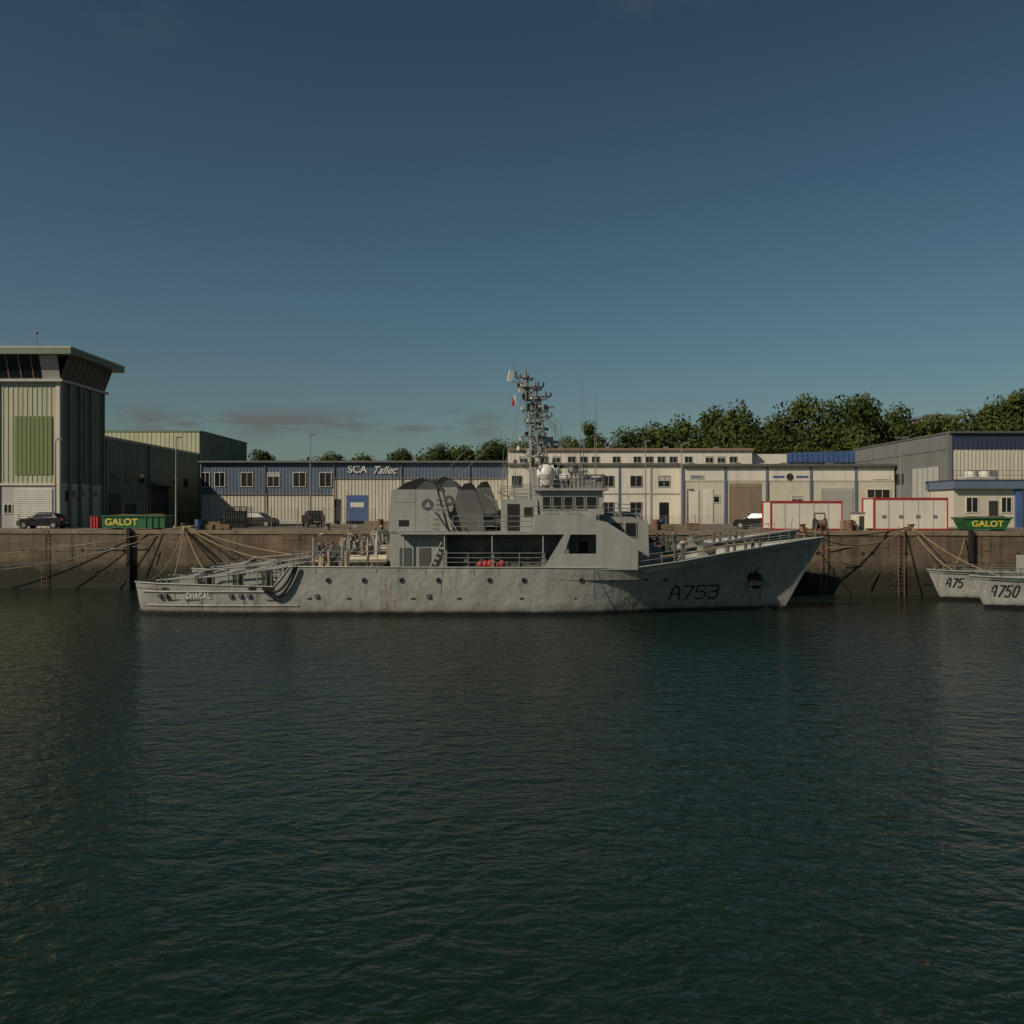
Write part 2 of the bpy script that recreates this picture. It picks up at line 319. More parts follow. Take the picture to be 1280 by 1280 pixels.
for y in (-3.2,-2.2,-1.2,0,1.2,2.2,3.2):
    z0=2.15; S.tube('towing_rack','mast',[(-21.8,y,z0-.05),(-18,y,2.35),(-14.0,y,2.9)],.06 if abs(y)>3 else .045,6)
    for x in (-21.5,-19.4,-17.4,-15.6,-14.2): S.tube('towing_rack','mast',[(x,y,1.4),(x,y,2.15+max(0,(x+21.5))*.1)],.045,5)
for x,z in ((-21.5,2.16),(-19.4,2.3),(-17.4,2.45),(-15.8,2.66),(-14.3,2.85)): S.tube('towing_rack','mast',[(x,-3.3,z),(x,3.3,z)],.07,6)
for x in (-20.6,-18.4,-16.6): S.box('towing_rack','ship',x,x+1.1,-2.6,-2.2,z-1.2,2.35); S.box('towing_rack','shipd',x+.2,x+.6,.4,1.9,1.4,2.4)
S.tube('towing_rack','mast',[(-19.5,-3.2,2.3),(-18.8,-3.2,2.75),(-14.4,-3.2,3.12)],.05,5)
S.rail('guard_rails','mast',[(-13.3,-3.6,2.95),(-8.2,-3.6,2.95)],.95,3); S.rail('guard_rails','mast',[(-13.3,3.6,2.95),(-8.2,3.6,2.95)],.95,3)
S.rail('guard_rails','mast',[(-13.3,-3.6,2.95),(-13.3,3.6,2.95)],.95,3)
for x,y in ((-9.4,-2.9),(-8.2,-2.9)): S.tube('liferafts','raft',[(x-.55,y,3.35),(x+.5,y,3.35)],.3,12); S.box('liferafts','shipd',x-.4,x+.35,y-.25,y+.25,2.2,3.06)
random.seed(11)
S.tube('towing_winch','rustm',[(-11.2,-1.6,3.1),(-11.2,1.6,3.1)],.75,14); 
for y in (-1.7,0,1.7): S.tube('towing_winch','shipd',[(-11.2,y-.08,3.1),(-11.2,y+.08,3.1)],1.0,16)
S.box('towing_winch','rustm',-12.2,-10.1,-1.9,1.9,2.2,2.6)
for i in range(34):
    x=random.uniform(-12.9,-7.7); y=random.uniform(-2.9,2.6); h=random.uniform(.7,2.3); w=random.uniform(.18,.5)
    S.obox('deck_gear',random.choice(['tan','rustm','shipm','tan','mast','shipd']),(x,y,2.3+h/2),(w,w*.8,h),random.uniform(0,1.5),0,random.uniform(-.15,.15)); S.sph('deck_gear',random.choice(['tan','rustm','shipm','tan']),(x+.1,y-.1,2.3+h),w*.42,(1,1,.8),8,6)
    if i%3==0: S.tube('deck_gear','mast',[(x,y,2.3+h),(x+random.uniform(-.8,.8),y,2.3+h+random.uniform(.1,.6))],.03,4)
for x in (-12.4,-10.6,-9.0): 
    S.tube('deck_davits','mast',[(x,-2.2,2.3),(x,-2.2,4.7),(x+.6,-2.2,5.0)],.06,6); S.tube('deck_davits','mast',[(x,-2.2,3.2),(x+.9,-2.2,4.2)],.04,5)
S.tube('tow_arch','ship',[(-8.4,-2.6,2.2),(-8.4,-2.6,4.6),(-8.4,-2.2,5.0),(-8.4,2.2,5.0),(-8.4,2.6,4.6),(-8.4,2.6,2.2)],.11,8)
zx=lambda u,v,s_=20.3:((u-640)/s_,CH+(640-v)/s_)
S.box('deckhouse','shipm',-4.0,7.6,-2.3,2.3,2.1,4.95)  # wall under the overhang coloured darker, its shadow painted in
S.box('deckhouse','ship',-7.5,-4.0,-3.1,3.1,2.1,4.95)
for x in (-2.9,-1.7,.1,1.2): S.box('deckhouse_windows','glass',x,x+.45,-2.33,-2.2,3.7,4.15)
for x in (-3.6,-.9,2.2):
    S.box('doors','shipd',x,x+.72,-2.34,-2.2,2.3,4.15); S.sph('doors','mast',(x+.6,-2.38,3.2),.05)
for x in (-6.9,-5.7): S.box('doors','shipd',x,x+.7,-3.14,-3,2.3,4.1)
S.box('upper_deck','ship',-6.9,5.2,-3.68,3.68,4.93,5.1)
for x in (-6.6,-4.1,-1.2,1.9): S.tube('deck_stanchions','ship',[(x,-3.55,2.9),(x,-3.55,4.95)],.05,6); S.tube('deck_stanchions','ship',[(x,3.55,2.9),(x,3.55,4.95)],.05,6)
S.tube('waist_fittings','mast',[(-3.9,-2.4,4.55),(2.3,-2.4,4.55)],.04,5); S.tube('waist_fittings','ship',[(-3.9,-2.38,3.4),(-1.8,-2.38,3.4)],.03,5)
for i in range(7):
    x=-3.9+i*.95; S.box('waist_fittings',random.choice(['shipm','shipd','shipm']),x,x+random.uniform(.15,.4),-2.52,-2.3,random.uniform(2.7,3.5),random.uniform(3.6,3.9))
for x in (-1.95,-1.62,-1.35,-1.1,-.85,-.62): S.sph('red_fenders','red',(x,-3.3,3.0+random.uniform(-.05,.12)),.2,(1,.8,1.5),10,8)
S.box('red_fenders','red',-2.1,-.5,-3.45,-3.15,2.6,3.02)
S.rail('guard_rails','mast',[(-4.2,-3.62,2.95),(2.0,-3.62,2.95)],.85,3)
S.rail('guard_rails','mast',[(-3.6,-3.6,5.1),(1.2,-3.6,5.1)],.95,3); S.rail('guard_rails','mast',[(-3.6,3.6,5.1),(1.2,3.6,5.1)],.95,3)
for y in (-3.3,-2.7): S.tube('inclined_ladder','ship',[(-5.3,y,2.3),(-4.0,y,5.1)],.05,5)
for i in range(9): S.box('inclined_ladder','ship',-5.3+i*.15,-5.1+i*.15,-3.3,-2.7,2.45+i*.31,2.49+i*.31)
for y in (-3.4,): S.tube('inclined_ladder','ship',[(-3.9,y,5.1),(-4.9,y,6.5)],.05,5); S.tube('inclined_ladder','ship',[(-3.3,y,5.1),(-4.3,y,6.6)],.05,5)
for sg in (-1,1):
    y0,y1=sorted((sg*3.2,sg*1.3))
    P=[zx(486,664),zx(488,640),zx(490,612),zx(546,612),zx(552,635),zx(560,664)]
    S.prism('funnels','ship',P,y0,y1)
    S.prism('funnel_caps','black',[zx(495,611.9),zx(508,603),zx(527,597),zx(537,600),zx(546,611.9)],y0+.2,y1-.2)
    S.prism('funnel_caps','shipd',[zx(520,611.8),zx(533,601),zx(541,603),zx(549,611.8)],y0+.05,y1-.05)
    yy=-3.2 if sg<0 else 1.3
    for a,b in ((zx(492,628),zx(520,628)),(zx(520,613),zx(520,663))): S.box('funnel_seams','shipd',min(a[0],b[0]),max(a[0],b[0])+.02,yy-.006,yy+.02,min(a[1],b[1]),max(a[1],b[1])+.02)
    S.box('funnel_louvres','black',*[zx(499,0)[0],zx(512,0)[0]],yy-.01,yy+.05,zx(0,658)[1],zx(0,650)[1])
    S.box('funnel_plinth','ship',-7.5,-7.35,y0,y1,5.1,6.0)
    for k in range(7): S.tube('funnel_rungs','mast',[(-4.9+.03*k,yy-.06,5.3+k*.3),(-4.55+.03*k,yy-.06,5.3+k*.3)],.018,4)
c=zx(535,631); S.tube('funnel_badge','shipd',[(c[0],-3.18,c[1]),(c[0],-3.215,c[1])],.36,16); S.prism('funnel_badge','ship',[(c[0]-.2,c[1]-.14),(c[0]+.2,c[1]-.14),(c[0]+.02,c[1]+.22)],-3.222,-3.19)
for sg in (-1,1):
    y0,y1=sorted((sg*2.4,sg*.9))
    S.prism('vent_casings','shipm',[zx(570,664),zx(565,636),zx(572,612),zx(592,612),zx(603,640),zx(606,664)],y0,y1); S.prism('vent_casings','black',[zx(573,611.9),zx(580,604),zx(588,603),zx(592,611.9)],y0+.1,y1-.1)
for sg in (-1,1):
    y0,y1=sorted((sg*3.69,sg*3.6))
    for P in ([(678,712),(705,668),(713,668),(705,692),(705,712)],[(705,692),(745,692),(745,712),(705,712)],[(745,650),(757,652),(797,677),(797,712),(745,712)],[(666,668),(671,643),(745,643),(745,668)]):
        S.prism('side_plating','ship',[zx(*p,20.5) for p in P],y0,y1)
S.box('bridge_base','ship',1.35,5.3,-3.58,3.58,5.12,6.15)
S.box('bridge_base','shipm',2.9,5.2,-2.7,2.7,2.2,4.92); S.box('bridge_base','mast',3.3,3.5,-3.0,-2.7,2.2,4.9); S.box('bridge_base','black',4.1,4.7,-2.75,-2.7,2.4,4.5); S.box('bridge_base','glass',3.6,3.95,-2.74,-2.7,3.8,4.3)  # walls behind the side opening coloured dark so the recess looks unlit
S.prism('fore_deckhouse','ship',[zx(745,712),zx(745,646),zx(790,646),zx(811,652),zx(813,712)],-2.6,2.6)
for a,b in ((750,760),(766,777),(783,796)):
    x0,z1=zx(a,654);x1,z0=zx(b,671); S.box('fore_windows','glass',x0,x1,-2.62,-2.5,z0,z1); 
    for q in ((x0-.06,x0),(x1,x1+.06)): S.box('fore_windows','mast',q[0],q[1],-2.64,-2.5,z0-.06,z1+.06)
    S.box('fore_windows','mast',x0,x1,-2.64,-2.5,z1,z1+.06); S.box('fore_windows','mast',x0,x1,-2.64,-2.5,z0-.06,z0)
S.rail('guard_rails','mast',[(5.4,-2.55,6.0),(8.0,-2.55,5.85)],.6,2)
def poly(us): return [zx(*p) for p in us]
S.prism('wheelhouse','ship',poly([(676,643),(674,626),(676,613),(751,613),(755,624),(749,643)]),-2.7,2.7)
S.box('wheelhouse_roof','ship',1.45,5.95,-3.0,3.0,7.62,7.78)
for i,(a,b) in enumerate(((679,688),(692,702),(706,716),(720,730),(734,746))):
    x0,z1=zx(a,621);x1,z0=zx(b,636)
    for sg in (-1,1):
        y0,y1=sorted((sg*2.72,sg*2.6)); S.box('wheelhouse_windows','glass',x0,x1,y0,y1,z0,z1)
        y0,y1=sorted((sg*2.76,sg*2.6))
        for q in ((x0-.06,x0),(x1,x1+.06)): S.box('window_frames','mast',q[0],q[1],y0,y1,z0-.06,z1+.06)
        S.box('window_frames','mast',x0,x1,y0,y1,z1,z1+.06); S.box('window_frames','mast',x0,x1,y0,y1,z0-.06,z0)
for y in np.arange(-2.3,2.2,.78): S.obox('wheelhouse_windows','glass',(5.62,y+.35,6.98),(.06,.6,.55),0,0,.3)
for x in (1.9,3.3,4.7): S.tube('hand_rails','mast',[(x,-2.8,6.3),(x+.9,-2.8,6.3)],.02,4)
S.rail('guard_rails','mast',[(1.7,-2.85,7.76),(5.7,-2.85,7.76),(5.7,2.85,7.76),(1.7,2.85,7.76),(1.7,-2.85,7.76)],.8,3)
S.rail('guard_rails','mast',[(1.3,-3.5,6.15),(5.3,-3.5,6.15)],.5,2); S.box('bridge_wings','ship',4.7,5.6,-3.6,-2.7,6.15,6.5); S.box('bridge_wings','ship',3.3,5.6,2.7,3.6,6.15,6.55)
S.box('chart_house','ship',-.7,1.6,-2.2,2.2,5.1,7.1); S.box('chart_house','black',-.3,.45,-2.24,-2.1,5.15,6.8); S.box('chart_house','black',.75,1.3,-2.23,-2.1,6.0,6.6)
S.rail('guard_rails','mast',[(-.7,-2.2,7.1),(1.6,-2.2,7.1)],.8,3); S.rail('guard_rails','mast',[(-.7,2.2,7.1),(1.6,2.2,7.1)],.8,3)
S.prism('workboat','wht',[(-3.2,5.55),(-3.2,6.0),(-1.2,6.0),(-.85,6.1),(-1.2,5.5),(-2.9,5.4)],-.8,.8); S.tube('workboat','shipd',[(-3.1,-.85,5.95),(-1.3,-.85,5.98),(-.8,0,6.1),(-1.3,.85,5.98),(-3.1,.85,5.95)],.16,8)
S.tube('boat_davit','mast',[(-3.4,-1.2,5.1),(-3.4,-1.2,7.2),(-2.4,-1.2,7.6)],.08,6); S.tube('boat_davit','mast',[(-1.0,-1.2,5.1),(-1.0,-1.2,7.0),(-1.8,-1.2,7.4)],.07,6)
S.prism('mast_base','ship',[(1.05,7.1),(1.2,9.2),(1.75,9.2),(2.2,7.7),(2.3,7.1)],-.5,.5)
for (x0,y0) in ((1.15,-.5),(1.15,.5),(2.0,-.35),(2.0,.35)):
    S.tube('mast_legs','mast',[(x0,y0,7.1),(1.25 if x0<1.5 else 1.6,y0*.5,11.5),(.75 if x0<1.5 else .95,y0*.15,15.1)],.085,6,.05)
for i,z in enumerate(np.arange(8,15,.5)):
    t=(z-7.1)/8; x0=1.15-.3*t; x1=2.0-1.0*t; y=.5*(1-t)
    S.tube('mast_bracing','mast',[(x0,-y,z),(x1,y*.7,z+.45)],.03,4); S.tube('mast_bracing','mast',[(x1,-y*.7,z),(x0,y,z+.45)],.03,4); S.tube('mast_bracing','mast',[(x0,-y,z),(x1,-y*.7,z)],.03,4)
random.seed(21)
for z,w,d in ((9.4,1.0,1.6),(10.3,.6,1.2),(11.2,.8,1.3),(12.1,.5,1.5),(12.9,.7,.8),(13.6,.45,1.0),(14.4,.8,.9),(15.0,.5,.5)):
    t=(z-7.1)/8; xc=1.55-.7*t; xo=random.uniform(-.25,.35)
    S.tube('crosstrees','mast',[(xc-w+xo,0,z),(xc+w+xo,0,z)],.045,5); S.tube('crosstrees','mast',[(xc,-d,z),(xc,d,z)],.045,5); S.box('crosstrees','mast',xc-w*.4,xc+w*.5,-.3,.3,z-.03,z+.03)
    S.tube('crosstrees','mast',[(xc-w+xo,0,z),(xc,0,z-.5),(xc+w+xo,0,z)],.03,4)
    for sx_ in (-w,w,-w*.5,w*.55):
        yy=random.uniform(-.2,.2); h=random.uniform(.12,.4)*random.choice([1,1,-1]); S.tube('mast_lights_and_aerials',random.choice(['mast','shipd','black','mast','shipm','wht']),[(xc+sx_+xo,yy,z),(xc+sx_+xo,yy,z+h)],random.uniform(.05,.12),8)
    for y in (-d,d): S.tube('mast_lights_and_aerials',random.choice(['mast','black']),[(xc,y,z-.1),(xc,y,z+.35)],.08,8)
S.obox('radar_scanner','wht',(1.75,0,13.65),(1.2,.14,.14),.5); S.tube('radar_scanner','mast',[(1.75,0,13.3),(1.75,0,13.6)],.14,8)
S.tube('radar_scanner','mast',[(1.2,0,13.2),(1.9,0,13.3)],.05,5)
S.obox('radar_panel','wht',(-.1,0,15.1),(.3,.15,.75),.3,0,.2); S.tube('radar_panel','mast',[(-.1,0,14.8),(.8,0,14.6)],.05,5)
S.obox('radar_scanner','mast',(2.1,0,11.1),(1.7,.16,.18),.9); S.tube('radar_scanner','ship',[(2.1,0,10.7),(2.1,0,11.0)],.17,8); S.tube('radar_scanner','mast',[(1.4,0,10.6),(2.2,0,10.7)],.07,5)
for x,y,z0,z1 in ((.15,0,15,16.6),(.9,.1,15,15.9),(4.55,1.5,7.7,15.6),(5.3,-.8,7.7,14.0),(2.9,2,7.7,12.5),(4.2,-2.4,7.7,10.5),(-.6,1.8,7.1,10.5),(3.4,-2.5,7.7,9.4)): S.tube('whip_aerials','mast',[(x,y,z0),(x,y,(z0+z1)/2),(x+.03,y,z1)],.03,5,.012)
for p,q_ in (((.8,0,14.6),(-.9,-2.0,7.2)),((.8,0,14.6),(-.9,2.0,7.2)),((.8,.0,14.2),(-5,0,8.2)),((1,0,14.2),(5.4,-2,7.8)),((1,0,14.2),(5.4,2,7.8)),((.6,-.8,13.5),(-.5,-2.1,7.2)),((1.1,0,14),(1.1,-2.7,7.7))): S.tube('stays','mast',[p,q_],.014,4)
fl=[];ff=[]
for i in range(7):
    for j in range(5): fl.append((.18-.04*i+.02*j,.05*math.sin(i*1.2),13.9-.13*j-.05*i))
for i in range(6):
    for j in range(4): ff.append((i*5+j,(i+1)*5+j,(i+1)*5+j+1,i*5+j+1))
S.add('signal_flag','wht',fl,ff[:14]); S.add('signal_flag','red',fl,ff[14:])
S.sph('radome','wht',(2.15,-.9,8.75),.58,(1,1,1.05),18,12); S.tube('radome','wht',[(2.15,-.9,8.75),(2.15,-.9,8.0)],.5,16,.42); S.tube('radome','mast',[(2.15,-.9,7.7),(2.15,-.9,8.1)],.25,10)
S.tube('searchlights','mast',[(3.2,-1.6,7.76),(3.2,-1.6,8.3)],.05,5); S.tube('searchlights','wht',[(3.0,-1.7,8.45),(3.4,-1.7,8.5)],.22,12)
S.tube('searchlights','mast',[(3.9,.6,7.76),(3.9,.6,8.9)],.06,5); S.sph('searchlights','mast',(3.9,.6,9.0),.24)
S.box('roof_lockers','mast',2.7,3.4,-.5,.5,7.76,8.4); S.box('roof_lockers','mast',4.6,5.0,-1.8,-1.4,7.76,8.3); S.sph('roof_lockers','wht',(3.0,1.5,8.4),.3); S.obox('roof_lockers','mast',(4.3,-.3,8.9),(.9,.12,.12),.4); S.tube('roof_lockers','mast',[(4.3,-.3,7.76),(4.3,-.3,8.85)],.06,5)
for k in range(9):
    x=random.uniform(2.2,5.5); y=random.uniform(-2.4,2.4); h=random.uniform(.4,1.9); S.tube('roof_lockers',random.choice(['mast','shipd','mast']),[(x,y,7.76),(x,y,7.76+h)],.035,5); S.obox('roof_lockers',random.choice(['mast','shipm','black']),(x,y,7.8+h),(random.uniform(.1,.4),.12,random.uniform(.08,.25)))
fr=[(s_[0],-s_[1]+.06,s_[2]) for s_ in st[11:16]]; S.rail('guard_rails','mast',fr,.7,2,.018,step=1.3); S.rail('guard_rails','mast',[(x,-y,z) for x,y,z in fr],.7,2,.018,step=1.3)
S.tube('windlass','shipd',[(12.6,-1.1,4.0),(12.6,1.1,4.0)],.32,12); S.box('windlass','ship',12.1,13.1,-.5,.5,3.3,4.1)
for x,y in ((10.4,-2.2),(10.4,2.2),(15.6,-.9),(15.6,.9),(14.2,0)):
    for d in (-.22,.22): S.tube('bitts','shipd',[(x+d,y,3.2),(x+d,y,4.35+ (x-10)*.03)],.1,8)
S.box('foredeck_hatch','ship',8.7,9.7,-.9,.9,2.6,3.6); S.tube('foredeck_vents','ship',[(11.2,.6,3),(11.2,.6,4.2)],.16,8); S.sph('foredeck_vents','ship',(11.2,.6,4.25),.26,(1,1,.7))
S.tube('foredeck_rope','rope1',[(9.2,-2.0,3.5),(11,-1.9,3.7),(13.5,-1.7,4.2),(15.6,-.9,4.4)],.05,5)
S.tube('jackstaff','mast',[(19.6,0,4.5),(19.75,0,5.6)],.025,5)
S.finish(loc=(0,58.75,0))
S.finish(loc=(.8,66.35,.35),skip=('pennant_number','ship_name','signal_flag'))

# ---------------------------------------------------------------- small craft at right
def craft(name,bx,yc,L,hb,zs,num,nx_,nz_,h,sx):
    g=G(name,(bx,yc,0)); rw=[]
    for t in (0,.06,.15,.3,.5,.75,1):
        b=hb*min(1,(t*3.2)**.6) if t>0 else .06; bw_=hb*min(.93,(max(t-.04,0)*2.4)**.8); z=zs-.35*t
        x=bx+L*t; xw=x+1.0*(1-t)
        rw.append([(xw,0,-.6),(xw,bw_*.8,-.3)]+[(xw+(x-xw)*k,bw_+(b-bw_)*k**1.4,z*k) for k in (0,.33,.66,1)])
    vv=[];f2=[]
    n=6
    for sg in (-1,1):
        k=len(vv)
        for r in rw: vv+=[(x,yc+sg*y,z) for x,y,z in r]
        for i in range(len(rw)-1):
            for j in range(n-1): f2.append((k+i*n+j,k+(i+1)*n+j,k+(i+1)*n+j+1,k+i*n+j+1))
    g.add('hull','hullb',vv,f2,True)
    b2=BVHTree.FromPolygons([Vector(v) for v in vv],[list(f) for f in f2])
    def fy(X,Z):
        hh=b2.ray_cast(Vector((X,0,Z)),Vector((0,1,0))); return hh[0].y-.01 if hh[0] else yc-hb*.3
    dk=[];df=[]
    for r in rw: x,y,z=r[-1]; dk+=[(x,yc-y+.03,z-.18),(x,yc+y-.03,z-.18)]
    for i in range(len(rw)-1): df.append((2*i,2*i+2,2*i+3,2*i+1))
    g.add('deck','deck',dk,df)
    for sg in (-1,1):
        g.tube('fender_rail','mast',[(r[-1][0],yc+sg*r[-1][1],r[-1][2]) for r in rw],.06,6)
        g.rail('guard_rail','mast',[(r[-1][0],yc+sg*(r[-1][1]-.1),r[-1][2]) for r in rw[1:]],.35,1)
    g.box('cabin','ship',bx+L*.5,bx+L*.8,yc-hb*.6,yc+hb*.6,zs-.6,zs+1.0); g.box('cabin_windows','glass',bx+L*.52,bx+L*.77,yc-hb*.6-.02,yc-hb*.5,zs+.3,zs+.8)
    strokes(g,'pennant_number','num',num,nx_,nz_,h,.075,fy,shear=.05,sx=sx,gap=.2)
    g.tube('bow_bitts','shipd',[(bx+2,yc,zs-.3),(bx+2,yc,zs+.3)],.1,8); g.finish()
M['hullb']=pmat('boat_grey_paint',(.37,.37,.345),.5,.12,.6,.3,(.12,.10,.08),.5,.15,5,boot=(.3,.42,(.012,.012,.013)),dent=.3)
craft('patrol_boat',29.6,64.6,14,2.0,2.2,'A75',30.75,1.0,.62,.6)
craft('patrol_boat',29.9,59.2,15,2.3,2.15,'A750',31.05,.85,.72,.55)

# ---------------------------------------------------------------- ropes
def rope(p0,p1,sag,m='rope1',r=.04):
    g=G('mooring_rope',p0); g.tube('rope',m,cat(p0,p1,sag,18),r,5); g.finish(single=True)
B1=(-27,qy(-27)+.75,QZ+.35)
for p,sag,m in (((-22.6,57,2.1),.8,'rope1'),((-22,59,2.1),.4,'rope1'),((-20.5,61.5,2.0),.3,'rope3'),((-13.5,62.3,2.9),.9,'rope1'),((-21.5,63.5,2.1),.3,'rope1'),((-13,65,3.0),.5,'rope1'),((-24.5,qy(-24)-.3,2.5),.2,'rope3'),((-29.5,qy(-29)-.3,2.3),.2,'rope3')): rope(B1,p,sag,m)
for z,s_,m,e in ((4.3,1.0,'rope1',(-52,70,3.0)),(4.3,2.0,'rope2',(-50,68,3.2)),(4.3,1.3,'rope2',(-52,72,4.0)),(4.3,1.6,'rope1',(-48,66,2.2))): rope(B1,e,s_,m)
rope((-44,qy(-44)+.6,QZ+.4),(-30,qy(-30)-.3,3.6),1.0,'rope2'); rope((-44,qy(-44)+.6,QZ+.4),(-55,68,3),.6,'rope1')
B2=(30.6,qy(30.6)+.75,QZ+.4)
for p,sag,m in (((20.0,58.8,4.6),.9,'rope1'),((20.8,66.3,4.9),.5,'rope3'),((27.0,qy(27)-.3,.6),.2,'rope3'),((29.0,qy(29)-.3,1.0),.1,'rope3'),((25.2,qy(25)-.3,2.4),1.2,'rope3'),((34.5,qy(34)-.3,1.6),.3,'rope3'),((31.5,64.3,2.1),.5,'rope1'),((31.8,59.0,2.1),.4,'rope1'),((24,qy(24)-.3,3.6),.5,'rope1')): rope(B2,p,sag,m,.045)
rope((22.5,qy(22.5)+.75,QZ+.4),(19.2,58.9,4.5),.5); rope((22.5,qy(22.5)+.75,QZ+.4),(30.6,qy(30)+.7,QZ+.1),.9,'rope1')
rope((34.5,qy(34)+.4,QZ),(31.2,64.4,2.2),.6,'rope1')

# ---------------------------------------------------------------- control tower and hangars (left)
T=G('control_tower_building',(-50,89,QZ)); XR=-42.4
T.box('lower_walls','lgrey',-66,XR,85,94,QZ-.3,8.9)
T.box('body','grn1',-66,XR,85,94,8.9,18.5)
T.ribs('cladding_ribs','grn1',-66,XR-.3,85,9.0,18.4,.45)
T.box('olive_panel','grn2',-46.6,-43.1,84.93,85,9.8,15.3); T.ribs('olive_panel','grn2',-46.6,-43.1,84.93,9.9,15.2,.4,.08,.03)
T.box('corner_trim','cream',XR-.35,XR+.03,84.9,85.3,QZ,18.55)
T.box('band','cream',-66,XR+.04,84.88,94,8.8,9.0)
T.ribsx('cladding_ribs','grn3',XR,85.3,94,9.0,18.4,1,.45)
T.box('side_cladding','grn3',XR-.1,XR+.012,85.3,94,9.0,18.48)  # right side clad in darker green, its shade put into the colour
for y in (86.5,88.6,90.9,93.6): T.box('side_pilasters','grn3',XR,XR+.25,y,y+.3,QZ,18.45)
T.box('side_dark_strip','dgrey',XR,XR+.02,89.2,89.9,9.5,18.3)
T.box('roller_door','wht',-46.6,-43.1,84.93,85,QZ,8.5)
for i in range(18): T.box('roller_door','lgrey',-46.6,-43.1,84.9,84.95,QZ+.1+i*.2,QZ+.13+i*.2)
T.box('small_door','grn4',-49.4,-48,84.93,85,QZ,7.0); T.win(-47.6,-46.9,6.2,7.0,85)
for y in (86.0,87.2,89,91.8): T.box('side_windows','glass',XR-.05,XR+.015,y,y+.9,7.3,8.3)
T.prism('cab_floor','lgrey',[(-66,18.5),(XR+.4,18.5),(XR+.4,18.75),(-66,18.75)],84.6,94.4)
T.box('cab_core','dgrey',-65,XR-.9,86,93,18.75,20.9)
def slant(g,part,mat,a,b,z0,z1,out,th):
    a=Vector((*a,0));b=Vector((*b,0));o=Vector((*out,0))
    v=[a+Vector((0,0,z0)),b+Vector((0,0,z0)),b+o+Vector((0,0,z1)),a+o+Vector((0,0,z1))]
    n=(v[1]-v[0]).cross(v[3]-v[0]).normalized()*th; v+= [x-n for x in v]
    g.add(part,mat,v,[(0,1,2,3),(7,6,5,4),(0,4,5,1),(1,5,6,2),(2,6,7,3),(3,7,4,0)])
slant(T,'cab_glazing','glass',(-66,84.9),(-44.0,84.9),18.75,20.9,(0,-.7),.08)
slant(T,'cab_corner','lgrey',(-43.95,84.88),(XR+.1,84.88),18.75,20.9,(.0,-.7),.1)
slant(T,'cab_glazing','glass',(XR+.1,84.9),(XR+.1,94),18.75,20.9,(.8,0),.08)
x=-65.5
while x<-44: slant(T,'cab_mullions','rooft',(x,84.86),(x+.1,84.86),18.75,20.9,(0,-.72),.05); x+=1.15
y=84.95
while y<94: slant(T,'cab_mullions','rooft',(XR+.14,y),(XR+.14,y+.1),18.75,20.9,(.82,0),.05); y+=1.0
T.box('roof','grn4',-67,XR+1.7,83.6,95.2,20.9,21.45); T.box('roof','grn1',-67.02,XR+1.72,83.58,95.22,21.45,21.6)
T.tube('roof_mast','mast',[(-44.3,84.5,21.6),(-44.3,84.5,23.0)],.03,5); T.sph('roof_mast','red',(-44.3,84.5,23.0),.13)
T.rail('roof_rail','mast',[(-60,85,21.6),(-52,85,21.6)],.6,2)
T.box('downpipe','mgrey',-48.2,-48.05,84.85,84.95,QZ,18.4)
T.finish()
H=G('green_hangar',(-55,108,QZ))
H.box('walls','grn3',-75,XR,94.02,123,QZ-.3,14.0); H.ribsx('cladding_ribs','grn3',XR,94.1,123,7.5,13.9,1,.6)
H.box('parapet','grn1',-75.1,XR+.1,94.03,123.1,14.0,14.25)
for y0,y1,z1 in ((95.2,98.2,8.3),(99.3,102.2,7.2),(105.8,111.8,9.3)): H.box('doors','dgrey',XR-.1,XR+.05,y0,y1,QZ,z1)  # largest is a dark sheet imitating the shaded inside of an open dock door
H.box('lower_cladding','lgrey',XR-.05,XR+.03,94.2,105.5,QZ,QZ+1.1)
for y in (96,99.5,103,113.5,117): H.box('windows','glass',XR-.1,XR+.06,y,y+1.4,9.6,10.6)
for y in (94.3,105.6,114,122.6): H.box('pilasters','grn4',XR,XR+.2,y,y+.3,QZ,14.0)
H.box('canopy','mgrey',XR,XR+1.4,105.3,112.2,9.4,9.6)
H.finish()
H=G('green_warehouse',(-60,134,QZ))
H.box('walls','grn1',-95,XR-.1,123.2,145,QZ-.3,17.2); H.ribs('cladding_ribs','grn1',-95,XR-.3,123.2,14,17.1,.6)
H.box('side_cladding','grn3',XR-.12,XR-.05,123.4,145,QZ,17.15); H.ribsx('side_cladding','grn3',XR-.05,123.5,145,QZ,17.1,1,.7)  # darker green than the front: shade of this side painted in
H.box('roof_trim','grn4',-95.1,XR+.1,123.1,145.1,17.2,17.4)
for y in (126,132,138): H.box('windows','glass',XR-.1,XR,y,y+3,10,11)
H.finish()

